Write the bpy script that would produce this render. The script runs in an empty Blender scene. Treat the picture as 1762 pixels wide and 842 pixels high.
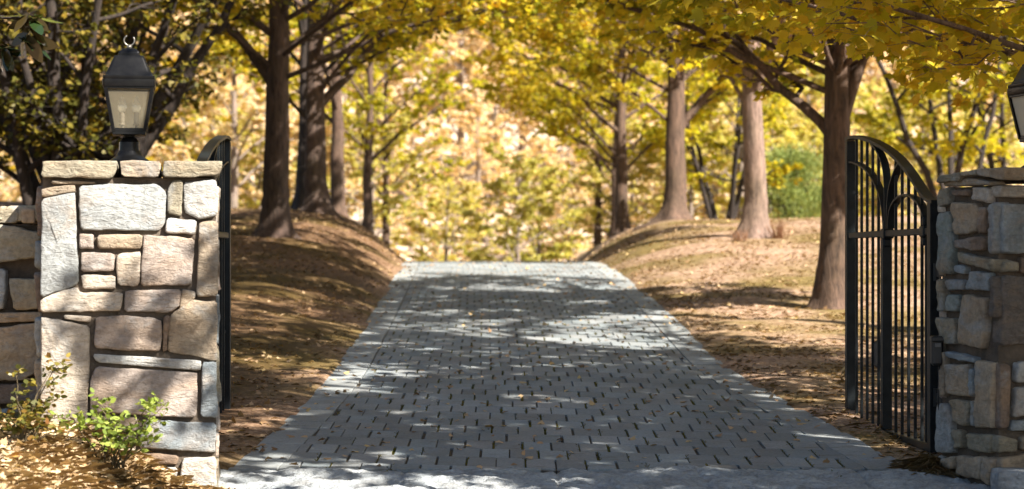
import bpy, math, random
import numpy as np
from mathutils import Vector, noise as mnoise
PI = math.pi
sc = bpy.context.scene
COL = sc.collection

# ------------------------------------------------------------------ camera, sky, sun, exposure
F = 3700.0            # focal length in photograph pixels (1762 wide)
EYE = 1.1             # camera height above the drive at the gate
cam = bpy.data.cameras.new('camera')
cam_o = bpy.data.objects.new('camera', cam); COL.objects.link(cam_o)
cam_o.location = (0, 0, EYE); cam_o.rotation_euler = (PI/2, 0, 0)
cam.sensor_width = 36; cam.lens = 36*F/1762; cam.shift_y = 32/1762
cam.clip_start = .1; cam.clip_end = 1500
cam.dof.use_dof = True; cam.dof.focus_distance = 12.2; cam.dof.aperture_fstop = 2.8
sc.camera = cam_o

SUN_EL, SUN_AZ = math.radians(40), math.radians(50)     # azimuth to the right of straight behind the camera
sdir = Vector((math.cos(SUN_EL)*math.sin(SUN_AZ), -math.cos(SUN_EL)*math.cos(SUN_AZ), math.sin(SUN_EL)))
W = bpy.data.worlds.new('World'); sc.world = W; W.use_nodes = True
nt = W.node_tree
sky = nt.nodes.new('ShaderNodeTexSky'); sky.sky_type = 'NISHITA'; sky.sun_disc = False
sky.sun_elevation = SUN_EL; sky.sun_rotation = math.atan2(sdir.x, sdir.y)
bg = nt.nodes['Background']; bg.inputs['Strength'].default_value = .05
nt.links.new(sky.outputs[0], bg.inputs['Color'])
sun = bpy.data.lights.new('sun', 'SUN'); sun.energy = 5.0; sun.angle = math.radians(.5); sun.color = (1, .94, .85)
sun_o = bpy.data.objects.new('sun', sun); COL.objects.link(sun_o)
sun_o.rotation_euler = sdir.to_track_quat('Z', 'Y').to_euler(); sun_o.location = (8, -6, 12)
sc.view_settings.view_transform = 'Standard'; sc.view_settings.look = 'None'
sc.view_settings.exposure = 1.75; sc.view_settings.gamma = 1; sc.view_settings.use_curve_mapping = False
try:
    sc.cycles.use_denoising = True
    sc.cycles.max_bounces = 6; sc.cycles.transparent_max_bounces = 8
    sc.cycles.diffuse_bounces = 2; sc.cycles.glossy_bounces = 2; sc.cycles.transmission_bounces = 4
except Exception: pass

# ------------------------------------------------------------------ helpers
def props(o, label=None, cat=None, group=None, kind=None):
    if label: o['label'] = label
    if cat: o['category'] = cat
    if group: o['group'] = group
    if kind: o['kind'] = kind
    return o
def empty(name, loc, label, cat, group=None, rz=0):
    o = bpy.data.objects.new(name, None); COL.objects.link(o)
    o.location = loc; o.rotation_euler = (0, 0, rz); o.empty_display_size = .2
    return props(o, label, cat, group)
def link(name, me, mat, parent=None):
    o = bpy.data.objects.new(name, me); COL.objects.link(o)
    if mat and not me.materials: me.materials.append(mat)
    if parent: o.parent = parent
    return o
def np_mesh(name, V, n, nf, smooth=False, attrs=None):
    """V (k,3); faces = consecutive n-gons (nf of them) when V is laid out face by face, or n is an index array (nf, m)."""
    me = bpy.data.meshes.new(name)
    V = np.asarray(V, dtype=np.float32)
    idx = np.arange(n*nf, dtype=np.int32).reshape(nf, n) if np.isscalar(n) else np.asarray(n, dtype=np.int32)
    m = idx.shape[1]
    me.vertices.add(len(V)); me.vertices.foreach_set('co', V.ravel())
    me.loops.add(idx.size); me.loops.foreach_set('vertex_index', idx.ravel())
    me.polygons.add(len(idx))
    me.polygons.foreach_set('loop_start', np.arange(0, idx.size, m, dtype=np.int32))
    me.polygons.foreach_set('loop_total', np.full(len(idx), m, dtype=np.int32))
    if smooth: me.polygons.foreach_set('use_smooth', np.ones(len(idx), dtype=bool))
    me.update(calc_edges=True)
    for k, (dom, arr) in (attrs or {}).items():
        a = me.attributes.new(k, 'FLOAT', dom); a.data.foreach_set('value', np.asarray(arr, dtype=np.float32).ravel())
    return me
class MB:
    def __init__(s): s.v = []; s.f = []; s.c = []
    def add(s, vs, fs, col=None):
        b = len(s.v); s.v.extend([tuple(v) for v in vs]); s.f.extend([tuple(i+b for i in f) for f in fs])
        s.c.extend([col or (.5, .5, .5)]*len(vs))
    def box(s, o, ax, ay, az, col=None, bev=0.0):
        """box centred at o with half-axis vectors, edges chamfered by bev"""
        o = Vector(o); ax, ay, az = Vector(ax), Vector(ay), Vector(az)
        if bev <= 0:
            vs = [o+ax*i+ay*j+az*k for k in (-1, 1) for j in (-1, 1) for i in (-1, 1)]
            s.add(vs, [(0,2,3,1),(4,5,7,6),(0,1,5,4),(2,6,7,3),(0,4,6,2),(1,3,7,5)], col); return
        lx, ly, lz = ax.length, ay.length, az.length
        b = min(bev, .45*min(lx, ly, lz)); ix, iy, iz = 1-b/lx, 1-b/ly, 1-b/lz
        vs = []; key = {}
        for i in (-1, 1):
            for j in (-1, 1):
                for k in (-1, 1):
                    for a, (p, q, r) in enumerate(((1, iy, iz), (ix, 1, iz), (ix, iy, 1))):
                        key[(i, j, k, a)] = len(vs); vs.append(o+ax*(i*p)+ay*(j*q)+az*(k*r))
        fs = []
        for i in (-1, 1):
            fs.append([key[(i, j, k, 0)] for j, k in ((-1,-1),(1,-1),(1,1),(-1,1))][::i])
            fs.append([key[(j, i, k, 1)] for j, k in ((-1,-1),(-1,1),(1,1),(1,-1))][::i])
            fs.append([key[(j, k, i, 2)] for j, k in ((-1,-1),(1,-1),(1,1),(-1,1))][::i])
        for i in (-1, 1):
            for j in (-1, 1):
                fs.append([key[(i,j,-1,0)], key[(i,j,1,0)], key[(i,j,1,1)], key[(i,j,-1,1)]])
                fs.append([key[(i,-1,j,0)], key[(i,1,j,0)], key[(i,1,j,2)], key[(i,-1,j,2)]])
                fs.append([key[(-1,i,j,1)], key[(1,i,j,1)], key[(1,i,j,2)], key[(-1,i,j,2)]])
                for k in (-1, 1): fs.append([key[(i,j,k,0)], key[(i,j,k,1)], key[(i,j,k,2)]])
        s.add(vs, fs, col)
    def loft(s, rings, col=None, cap=True, closed=True):
        n = len(rings[0]); vs = [p for r in rings for p in r]; fs = []
        for a in range(len(rings)-1):
            for i in range(n if closed else n-1):
                j = (i+1) % n; fs.append((a*n+i, a*n+j, (a+1)*n+j, (a+1)*n+i))
        if cap:
            fs.append(tuple(range(n))[::-1]); fs.append(tuple(range((len(rings)-1)*n, len(rings)*n)))
        s.add(vs, fs, col)
    def tube(s, pts, rad, n=8, col=None):
        pts = [Vector(p) for p in pts]; rings = []
        if not hasattr(rad, '__len__'): rad = [rad]*len(pts)
        up = None
        for i, p in enumerate(pts):
            t = (pts[min(i+1, len(pts)-1)]-pts[max(i-1, 0)]).normalized()
            if up is None: up = t.orthogonal().normalized()
            u = (up-t*up.dot(t)).normalized(); up = u; w = t.cross(u)
            rings.append([p+(u*math.cos(2*PI*k/n)+w*math.sin(2*PI*k/n))*rad[i] for k in range(n)])
        s.loft(rings, col)
    def lathe(s, o, prof, n=24, col=None):
        o = Vector(o)
        s.loft([[o+Vector((r*math.cos(2*PI*k/n), r*math.sin(2*PI*k/n), z)) for k in range(n)] for r, z in prof], col)
    def build(s, name, mat, parent=None, smooth=False, recalc=True):
        me = bpy.data.meshes.new(name)
        off = parent.location if parent is not None else Vector((0, 0, 0))
        if parent is not None and parent.parent is not None: off = off+parent.parent.location
        V = (np.array(s.v, dtype=np.float64)-np.array(off)) if s.v else np.zeros((0, 3))
        me.from_pydata(V.tolist(), [], s.f)
        a = me.attributes.new('col', 'FLOAT_COLOR', 'POINT')
        C = np.ones((len(s.v), 4), dtype=np.float32); C[:, :3] = np.array(s.c, dtype=np.float32)
        a.data.foreach_set('color', C.ravel())
        if recalc:
            import bmesh
            bm = bmesh.new(); bm.from_mesh(me); bmesh.ops.recalc_face_normals(bm, faces=bm.faces); bm.to_mesh(me); bm.free()
        if smooth: me.polygons.foreach_set('use_smooth', np.ones(len(me.polygons), dtype=bool))
        me.update()
        return link(name, me, mat, parent)
def auto_smooth(o, deg=35):
    me = o.data
    me.polygons.foreach_set('use_smooth', np.ones(len(me.polygons), dtype=bool))
    try: me.set_sharp_from_angle(angle=math.radians(deg))
    except Exception: pass
    return o
def ss(t): t = np.clip(t, 0, 1); return t*t*(3-2*t)
def nz(x, y, z, s): return mnoise.noise(Vector((x*s, y*s, z*s)))

# ------------------------------------------------------------------ materials
def newmat(name):
    m = bpy.data.materials.new(name); m.use_nodes = True
    t = m.node_tree; b = t.nodes['Principled BSDF']; return m, t, b
def N(t, typ, **kw):
    n = t.nodes.new(typ)
    for k, v in kw.items():
        if k.startswith('i_'):
            key = k[2:]; key = int(key) if key.isdigit() else key.replace('_', ' ')
            n.inputs[key].default_value = v
        else: setattr(n, k, v)
    return n
def texco(t, kind='Object', scale=(1, 1, 1)):
    c = N(t, 'ShaderNodeTexCoord'); m = N(t, 'ShaderNodeMapping'); m.inputs['Scale'].default_value = scale
    t.links.new(c.outputs[kind], m.inputs[0]); return m.outputs[0]
def noise_n(t, co, scale, detail=4, rough=.6, dist=0):
    n = N(t, 'ShaderNodeTexNoise', i_Scale=scale, i_Detail=detail, i_Roughness=rough, i_Distortion=dist)
    t.links.new(co, n.inputs['Vector']); return n.outputs['Fac']
def ramp(t, fac, stops, interp='LINEAR'):
    r = N(t, 'ShaderNodeValToRGB'); r.color_ramp.interpolation = interp
    el = r.color_ramp.elements
    while len(el) < len(stops): el.new(.5)
    for e, (p, c) in zip(el, stops): e.position = p; e.color = (*c, 1) if len(c) == 3 else c
    t.links.new(fac, r.inputs[0]); return r.outputs[0]
def mixc(t, a, b, fac, mode='MIX'):
    m = N(t, 'ShaderNodeMix', data_type='RGBA', blend_type=mode)
    for v, i in ((fac, 0), (a, 6), (b, 7)):
        if hasattr(v, 'links'): t.links.new(v, m.inputs[i])
        else: m.inputs[i].default_value = v if i == 0 else (*v, 1)
    return m.outputs[2]
def math_n(t, op, a, b=0.0):
    m = N(t, 'ShaderNodeMath', operation=op)
    for v, i in ((a, 0), (b, 1)):
        if hasattr(v, 'links'): t.links.new(v, m.inputs[i])
        else: m.inputs[i].default_value = v
    return m.outputs[0]
def bump(t, b, h, strength=.5, dist=.02, prev=None):
    n = N(t, 'ShaderNodeBump', i_Strength=strength, i_Distance=dist); t.links.new(h, n.inputs['Height'])
    if prev is not None: t.links.new(prev, n.inputs['Normal'])
    t.links.new(n.outputs[0], b.inputs['Normal']); return n.outputs[0]
def attr(t, name, out='Color'):
    a = N(t, 'ShaderNodeAttribute', attribute_name=name); return a.outputs[out]

def stone_mat(name, rough_amt=1.0, stain=1.0):
    m, t, b = newmat(name); co = texco(t)
    n1 = noise_n(t, co, 5, 6, .62, .6); n2 = noise_n(t, co, 38, 5, .7); n3 = noise_n(t, texco(t, scale=(1, 1, 2.4)), 14, 6, .65, 1.2)
    n4 = noise_n(t, texco(t, scale=(1, 1, 1.6)), 2.6, 4, .6, .5)
    c = mixc(t, attr(t, 'col'), ramp(t, n1, [(.25, (.45, .4, .36)), (.5, (.95, .95, .95)), (.75, (1.3, 1.25, 1.18))]), .8, 'MULTIPLY')
    c = mixc(t, c, (.42, .27, .15), ramp(t, n4, [(.5, (0, 0, 0)), (.72, (.55*stain,)*3)]))
    n5 = noise_n(t, texco(t, scale=(1, 1, 1.3)), 3.7, 5, .65, 1.0)
    c = mixc(t, c, (.30, .31, .31), ramp(t, n5, [(.52, (0, 0, 0)), (.66, (.6,)*3)]))
    c = mixc(t, c, ramp(t, n2, [(.3, (.6, .58, .55)), (.62, (1.12, 1.12, 1.12))]), .7, 'MULTIPLY')
    c = mixc(t, c, (.10, .09, .075), ramp(t, n3, [(.26, (.75, .75, .75)), (.38, (0, 0, 0))]))
    t.links.new(c, b.inputs['Base Color']); b.inputs['Roughness'].default_value = .9
    p = bump(t, b, n3, .7*rough_amt, .03); p = bump(t, b, n2, .55*rough_amt, .012, p)
    v = N(t, 'ShaderNodeTexVoronoi', feature='DISTANCE_TO_EDGE', i_Scale=7.0); t.links.new(noise_co(t, co), v.inputs['Vector'])
    bump(t, b, ramp(t, v.outputs['Distance'], [(0, (0, 0, 0)), (.03, (1, 1, 1))]), .12*rough_amt, .008, p)
    return m
def noise_co(t, co, amt=.25, scale=3):
    n = N(t, 'ShaderNodeTexNoise', i_Scale=scale); t.links.new(co, n.inputs['Vector'])
    m = N(t, 'ShaderNodeMix', data_type='VECTOR'); m.inputs[0].default_value = amt
    t.links.new(co, m.inputs[4]); t.links.new(n.outputs['Color'], m.inputs[5]); return m.outputs[1]
def simple_mat(name, stops, scale=8, rough=.85, bstr=.4, bdist=.01, bscale=60, metallic=0, spec=.5, co_scale=(1, 1, 1)):
    m, t, b = newmat(name); co = texco(t, scale=co_scale)
    t.links.new(ramp(t, noise_n(t, co, scale, 6, .65), stops), b.inputs['Base Color'])
    b.inputs['Roughness'].default_value = rough; b.inputs['Metallic'].default_value = metallic
    b.inputs['Specular IOR Level'].default_value = spec
    if bstr: bump(t, b, noise_n(t, co, bscale, 5, .7), bstr, bdist)
    return m
def leaf_mat(name, stops, trans=.62, rough=.55, patch=.7, under=None, spec=.35):
    m, t, b = newmat(name)
    geo = N(t, 'ShaderNodeNewGeometry'); oi = N(t, 'ShaderNodeObjectInfo')
    tc = N(t, 'ShaderNodeTexCoord')
    n = noise_n(t, tc.outputs['Object'], patch, 2, .5)
    f = math_n(t, 'ADD', math_n(t, 'MULTIPLY', attr(t, 'rnd', 'Fac'), .55), math_n(t, 'MULTIPLY', math_n(t, 'SUBTRACT', n, .22), .8))
    f = math_n(t, 'ADD', f, math_n(t, 'MULTIPLY', math_n(t, 'SUBTRACT', oi.outputs['Random'], .5), .16))
    c = ramp(t, f, stops)
    cc = c
    if under:
        cc = mixc(t, c, under, geo.outputs['Backfacing'])
    t.links.new(cc, b.inputs['Base Color']); b.inputs['Roughness'].default_value = rough
    b.inputs['Specular IOR Level'].default_value = spec
    tr = N(t, 'ShaderNodeBsdfTranslucent'); t.links.new(mixc(t, c, (1.12, 1.08, .62), 1.0, 'MULTIPLY'), tr.inputs[0])
    mx = N(t, 'ShaderNodeMixShader'); mx.inputs[0].default_value = trans
    t.links.new(b.outputs[0], mx.inputs[1]); t.links.new(tr.outputs[0], mx.inputs[2])
    t.links.new(mx.outputs[0], t.nodes['Material Output'].inputs[0])
    return m
def bark_mat(name, dark, light, sc_=1.0):
    m, t, b = newmat(name)
    co = texco(t, scale=(9*sc_, 9*sc_, 1.6*sc_)); n1 = noise_n(t, co, 2.2, 7, .7, .8); n2 = noise_n(t, texco(t), 1.7, 3, .5)
    c = ramp(t, n1, [(.32, dark), (.62, light)])
    c = mixc(t, c, ramp(t, n2, [(.3, (.75, .8, .7)), (.7, (1.15, 1.1, 1.08))]), .8, 'MULTIPLY')
    t.links.new(c, b.inputs['Base Color']); b.inputs['Roughness'].default_value = .9
    bump(t, b, n1, .9, .03); return m

M = {}
M['stone'] = stone_mat('fieldstone'); M['granite'] = stone_mat('granite', 1.5, .15)
M['mortar'] = simple_mat('mortar', [(.3, (.055, .043, .032)), (.7, (.15, .115, .085))], 9, .95, .9, .02, 45)  # mortar tone darkened to carry the shadows of the joints
M['soil'] = simple_mat('joint soil', [(.3, (.05, .037, .024)), (.7, (.13, .10, .06))], 20, .95, .8, .01, 90)
M['asphalt'] = simple_mat('asphalt', [(.3, (.04, .04, .042)), (.7, (.07, .07, .072))], 6, .9, .6, .005, 160)
M['iron'] = simple_mat('painted iron', [(.35, (.006, .008, .010)), (.7, (.015, .019, .021))], 14, .42, .15, .004, 70, spec=.22)
M['black'] = simple_mat('black metal', [(.35, (.004, .004, .005)), (.7, (.010, .010, .010))], 12, .28, .12, .004, 60, spec=.18)
M['brass'] = simple_mat('weathered ring', [(.35, (.12, .11, .09)), (.7, (.4, .38, .34))], 30, .35, .2, .003, 60, metallic=.7)
M['plastic'] = simple_mat('black plastic', [(.4, (.012, .012, .013)), (.7, (.02, .02, .021))], 10, .45, .1, .002, 90)
M['sleeve'] = simple_mat('candle sleeve', [(.3, (.11, .10, .09)), (.7, (.17, .155, .14))], 12, .6, 0)
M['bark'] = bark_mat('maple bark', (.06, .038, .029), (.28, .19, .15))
M['bark_shade'] = bark_mat('shade darkened bark', (.010, .007, .006), (.045, .031, .025))  # colour darkened so that sunlit stems read as shaded silhouettes
M['bark_left'] = bark_mat('shaded maple bark', (.024, .015, .012), (.115, .074, .056))  # dark copy of the maple bark, shade of the left trunks in its colour
M['bark_mid'] = bark_mat('shaded brown maple bark', (.024, .014, .010), (.14, .085, .058))  # brown copy of the maple bark, darkened for trunks meant to be in shade
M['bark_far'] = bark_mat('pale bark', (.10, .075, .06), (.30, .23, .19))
M['stem'] = bark_mat('rose stem', (.06, .045, .025), (.2, .15, .08), 5)
gold = [(.08, (.16, .19, .018)), (.28, (.36, .34, .022)), (.5, (.58, .47, .032)), (.72, (.68, .50, .045)), (.92, (.66, .38, .04))]
green = [(.1, (.22, .23, .018)), (.35, (.42, .39, .024)), (.6, (.62, .51, .040)), (.9, (.66, .49, .05))]
olive = [(.1, (.045, .05, .008)), (.4, (.10, .095, .012)), (.65, (.20, .15, .016)), (.92, (.38, .23, .03))]  # olive foliage, darkened further in place of the shade at left
peach = [(.1, (.68, .56, .30)), (.4, (.80, .64, .43)), (.65, (.84, .68, .52)), (.92, (.85, .74, .62))]  # peach foliage, paled in place of the haze beyond the crest
lemon = [(.1, (.36, .37, .07)), (.4, (.58, .53, .12)), (.65, (.70, .60, .22)), (.92, (.76, .62, .34))]  # yellow foliage, its tones paled likewise for the haze
M['gold'] = leaf_mat('gold maple leaves', gold); M['green'] = leaf_mat('yellow green maple leaves', green)
M['olive'] = leaf_mat('shaded olive leaves', olive, .35); M['peach'] = leaf_mat('hazed peach leaves', peach, .6, patch=.35)
M['lemon'] = leaf_mat('hazed lemon leaves', lemon, .6, patch=.35)
M['rose'] = leaf_mat('rose leaves', [(.1, (.10, .15, .02)), (.5, (.24, .31, .05)), (.85, (.42, .44, .10))], .4, .6, 3)
M['rose_dark'] = leaf_mat('bronze rose leaves', [(.1, (.04, .05, .015)), (.4, (.11, .11, .025)), (.65, (.26, .2, .03)), (.95, (.20, .07, .035))], .35, .4, 5)
M['magnolia'] = leaf_mat('magnolia leaves', [(.1, (.008, .018, .006)), (.6, (.018, .035, .009)), (.95, (.14, .16, .02))], .12, .25, 4, under=(.05, .035, .012), spec=.6)
M['evergreen'] = leaf_mat('evergreen foliage', [(.1, (.10, .14, .035)), (.5, (.22, .27, .07)), (.9, (.36, .38, .12))], .35, .6, 1.2)
M['litter'] = leaf_mat('fallen leaves', [(.08, (.11, .06, .03)), (.36, (.30, .18, .09)), (.62, (.50, .34, .20)), (.84, (.58, .42, .18)), (.97, (.58, .34, .07))], .15, .75, 1.5)
M['sunlit_litter'] = leaf_mat('sunlit fallen leaves', [(.08, (.24, .14, .06)), (.35, (.46, .31, .16)), (.6, (.64, .48, .30)), (.85, (.72, .56, .36)), (.97, (.66, .38, .10))], .2, .75, 2.5)  # paler tan copy of the litter, lightened in place of sun on the bed
M['straw'] = leaf_mat('dry straw', [(.1, (.24, .15, .065)), (.5, (.46, .32, .15)), (.9, (.62, .47, .27))], .1, .8, 3)
M['moss'] = leaf_mat('joint moss', [(.1, (.06, .07, .012)), (.5, (.15, .14, .02)), (.9, (.26, .2, .03))], .2, .8, 3)
# ground: bark mulch, leaf mould and a little moss
m, t, b = newmat('leaf mould'); co = texco(t)
n1 = noise_n(t, co, .55, 5, .6, .4); n2 = noise_n(t, co, 15, 8, .8, .3); n3 = noise_n(t, texco(t, scale=(1.0, .6, 1)), 48, 6, .8)
far = N(t, 'ShaderNodeSeparateXYZ'); t.links.new(co, far.inputs[0])
farf = N(t, 'ShaderNodeMapRange', i_1=62.0, i_2=85.0); t.links.new(far.outputs['Y'], farf.inputs[0])
c1 = ramp(t, n2, [(.3, (.08, .048, .026)), (.46, (.23, .14, .085)), (.58, (.48, .345, .245)), (.72, (.64, .50, .40))])
c2 = ramp(t, n2, [(.3, (.06, .044, .015)), (.5, (.155, .115, .03)), (.7, (.27, .20, .06))])
c = mixc(t, c1, c2, ramp(t, n1, [(.42, (0, 0, 0)), (.6, (.9, .9, .9))]))
c = mixc(t, c, ramp(t, n3, [(.35, (.45, .42, .4)), (.6, (1.15, 1.12, 1.1))]), .85, 'MULTIPLY')
ch = ramp(t, noise_n(t, co, .35, 6, .75), [(.3, (.44, .32, .21)), (.5, (.55, .42, .31)), (.7, (.62, .50, .40))])
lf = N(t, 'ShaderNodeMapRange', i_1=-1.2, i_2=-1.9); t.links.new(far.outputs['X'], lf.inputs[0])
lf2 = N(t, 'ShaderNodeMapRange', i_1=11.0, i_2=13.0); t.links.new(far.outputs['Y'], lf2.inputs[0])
c = mixc(t, c, mixc(t, c, (.50, .44, .36), 1.0, 'MULTIPLY'), math_n(t, 'MULTIPLY', lf.outputs[0], lf2.outputs[0]))   # darker mulch on this bank, the shade it lacks put into the colour
c = mixc(t, c, ch, farf.outputs[0])
t.links.new(c, b.inputs['Base Color']); b.inputs['Roughness'].default_value = .95; b.inputs['Specular IOR Level'].default_value = .2
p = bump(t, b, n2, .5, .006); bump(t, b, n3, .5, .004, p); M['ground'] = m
# pavers
m, t, b = newmat('concrete pavers'); co = texco(t)
n1 = noise_n(t, co, 1.1, 5, .6); n2 = noise_n(t, co, 55, 5, .75); n3 = noise_n(t, texco(t, scale=(.45, 1, 1)), 10, 6, .75)
c = mixc(t, attr(t, 'col'), ramp(t, n1, [(.3, (.74, .72, .68)), (.7, (1.15, 1.15, 1.14))]), .9, 'MULTIPLY')
c = mixc(t, c, ramp(t, n2, [(.3, (.66, .65, .63)), (.65, (1.15, 1.15, 1.15))]), .8, 'MULTIPLY')
c = mixc(t, c, (.12, .095, .06), ramp(t, n3, [(.3, (.6, .6, .6)), (.44, (0, 0, 0))]))
t.links.new(c, b.inputs['Base Color']); b.inputs['Roughness'].default_value = .82; b.inputs['Specular IOR Level'].default_value = .35
p = bump(t, b, n2, .5, .006); bump(t, b, n3, .35, .012, p); M['paver'] = m
# lantern glass: seeded, slightly dusty
m, t, b = newmat('seeded glass'); co = texco(t)
tr = N(t, 'ShaderNodeBsdfTransparent'); tr.inputs[0].default_value = (.9, .88, .82, 1)
b.inputs['Base Color'].default_value = (.62, .57, .46, 1); b.inputs['Roughness'].default_value = .12
v = N(t, 'ShaderNodeTexVoronoi', i_Scale=75.0); t.links.new(co, v.inputs['Vector']); bump(t, b, v.outputs['Distance'], .4, .004)
mx = N(t, 'ShaderNodeMixShader'); mx.inputs[0].default_value = .07
t.links.new(tr.outputs[0], mx.inputs[1]); t.links.new(b.outputs[0], mx.inputs[2]); t.links.new(mx.outputs[0], t.nodes['Material Output'].inputs[0]); M['glass'] = m
m, t, b = newmat('dusty glass'); tr = N(t, 'ShaderNodeBsdfTransparent'); tr.inputs[0].default_value = (.9, .88, .82, 1)
b.inputs['Base Color'].default_value = (.8, .76, .66, 1); b.inputs['Roughness'].default_value = .3
tl = N(t, 'ShaderNodeBsdfTranslucent'); tl.inputs[0].default_value = (.85, .8, .68, 1)
m1_ = N(t, 'ShaderNodeMixShader'); t.links.new(b.outputs[0], m1_.inputs[1]); t.links.new(tl.outputs[0], m1_.inputs[2])
mx = N(t, 'ShaderNodeMixShader'); mx.inputs[0].default_value = .72
t.links.new(tr.outputs[0], mx.inputs[1]); t.links.new(m1_.outputs[0], mx.inputs[2]); t.links.new(mx.outputs[0], t.nodes['Material Output'].inputs[0]); M['glass_back'] = m
m, t, b = newmat('frosted bulb'); b.inputs['Base Color'].default_value = (.85, .85, .84, 1); b.inputs['Roughness'].default_value = .25; M['bulb'] = m
m, t, b = newmat('clear bulb'); tr = N(t, 'ShaderNodeBsdfTransparent')
b.inputs['Base Color'].default_value = (.75, .75, .74, 1); b.inputs['Roughness'].default_value = .05
mx = N(t, 'ShaderNodeMixShader'); mx.inputs[0].default_value = .3
t.links.new(tr.outputs[0], mx.inputs[1]); t.links.new(b.outputs[0], mx.inputs[2]); t.links.new(mx.outputs[0], t.nodes['Material Output'].inputs[0]); M['clear'] = m

# ------------------------------------------------------------------ terrain functions
def itp(tab):
    xs = np.array([a for a, _ in tab], float); ys = np.array([b for _, b in tab], float)
    # smooth the polyline a little so that no crease shows
    g = np.arange(xs[0], xs[-1], .25); v = np.interp(g, xs, ys)
    k = np.ones(9)/9; v = np.convolve(np.pad(v, 4, 'edge'), k, 'valid')
    return lambda y: np.interp(y, g, v)
zd = itp([(-40,-.6),(0,-.5),(8,-.2),(10.5,-.08),(11.6,-.015),(14,.115),(20,.43),(26,.74),(30,.94),(33,1.07),(35,1.13),(37,1.13),(40,1.0),(50,.3),(60,-.3),(75,-.6),(90,.3),(120,7),(160,16.5),(200,25),(300,36)])
ex_l = itp([(-40,-1.7),(10,-1.66),(11.7,-1.52),(14.4,-1.42),(16.7,-1.39),(23.7,-1.50),(32.4,-1.68),(38,-1.9),(45,-2.2),(55,-2.6),(80,-3.5),(300,-10)])
ex_r = itp([(-40,2.4),(10,2.4),(11.7,2.17),(14.4,1.92),(16.7,1.71),(23.7,1.66),(32.4,1.50),(38,1.25),(45,1.1),(55,.8),(80,0),(300,-6)])
z_l = itp([(-40,-.6),(8,-.2),(11,-.05),(12,.02),(14,.12),(17,.33),(20,.58),(24,.95),(27,1.22),(30,1.47),(36,1.97),(42,2.1),(48,2.1),(55,1.85),(65,1.5),(80,.5),(95,1.5),(120,7),(160,16.5),(200,25),(300,36)])
z_r = itp([(-40,-.6),(8,-.2),(11,-.05),(12,.02),(14,.10),(18,.33),(23,.60),(28,1.05),(33,1.48),(38,1.87),(44,1.9),(50,1.8),(60,1.5),(80,.3),(95,1.5),(120,7),(160,16.5),(200,25),(300,36)])
def ground(X, Y):
    X = np.asarray(X, float); Y = np.asarray(Y, float)
    d0 = zd(Y); l = ex_l(Y); r = ex_r(Y)
    dl = np.maximum(l-X, 0); dr = np.maximum(X-r, 0)
    kl = 1-(1-np.clip(dl/1.7, 0, 1))**2; kr = 1-(1-np.clip(dr/1.9, 0, 1))**2
    z = d0+kl*(z_l(Y)-d0)+kr*(z_r(Y)-d0)
    z = z+.03*np.clip(dl-2, 0, 25)*ss((Y-12)/10)+.02*np.clip(dr-3, 0, 25)*ss((Y-12)/10)
    # planting bed heaped in front of the left pier, and the soil held behind the left wall
    z = z+.34*ss((-1.5-X)/.75)*ss((Y-6.5)/2.2)*(1-ss((Y-11.2)/1.5))
    z = z+1.15*ss((-2.45-X)/.4)*ss((Y-11.75)/.35)*(1-ss((Y-13.6)/2.2))
    return z
def gz(x, y): return float(ground(x, y))

# ground sheet
xs = np.unique(np.concatenate([np.linspace(-140, -14, 22), np.linspace(-14, -5, 22), np.linspace(-5, 6, 105), np.linspace(6, 14, 20), np.linspace(14, 140, 22)]))
ys = np.unique(np.concatenate([np.linspace(-40, 6, 14), np.linspace(6, 40, 240), np.linspace(40, 70, 60), np.linspace(70, 300, 60)]))
GX, GY = np.meshgrid(xs, ys)
GZ = ground(GX, GY)
L, R_ = ex_l(GY), ex_r(GY)
dist = np.maximum(np.maximum(L-GX, GX-R_), 0)
inside = ((GX > L+.06) & (GX < R_-.06))
flat = [mnoise.noise(Vector((x*1.3, y*1.3, 3.1)))*.04+mnoise.noise(Vector((x*4.5, y*4.5, 7.7)))*.009+mnoise.noise(Vector((x*11, y*11, 1.7)))*.003 for x, y in zip(GX.ravel(), GY.ravel())]
GZ = GZ+np.array(flat).reshape(GZ.shape)*np.clip(dist/.35, .12, 1)+.012*(dist > 0)
big = np.array([mnoise.noise(Vector((x*.035, y*.035, 9)))*3.5 for x, y in zip(GX.ravel(), GY.ravel())]).reshape(GZ.shape)
GZ = GZ+big*ss((GY-85)/40)
GZ = np.where(inside | (GY < 11.62), GZ-np.where(GY < 11.62, np.where((GX > -1.62) | (GY < 7), .09, 0), .07), GZ)
nx, ny = len(xs), len(ys)
ii = np.arange(nx*ny).reshape(ny, nx)
quads = np.stack([ii[:-1, :-1], ii[:-1, 1:], ii[1:, 1:], ii[1:, :-1]], -1).reshape(-1, 4)
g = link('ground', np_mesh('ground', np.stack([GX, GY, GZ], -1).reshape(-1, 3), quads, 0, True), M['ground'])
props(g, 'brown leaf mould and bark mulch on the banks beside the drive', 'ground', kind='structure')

# street in front of the gate
xr = np.linspace(-40, 40, 30); yr = np.linspace(-38, 10.45, 40)
RX, RY = np.meshgrid(xr, yr); RZ = zd(RY)-.02-.0*RX
left = RX < -1.6
RYc = np.where(left, np.minimum(RY, 6.4), RY)
ii = np.arange(30*40).reshape(40, 30)
o = link('road', np_mesh('road', np.stack([RX, RYc, zd(RYc)-.02], -1).reshape(-1, 3), np.stack([ii[:-1, :-1], ii[:-1, 1:], ii[1:, 1:], ii[1:, :-1]], -1).reshape(-1, 4), 0, True), M['asphalt'])
props(o, 'dark asphalt street in front of the gate', 'road', kind='structure')

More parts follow.
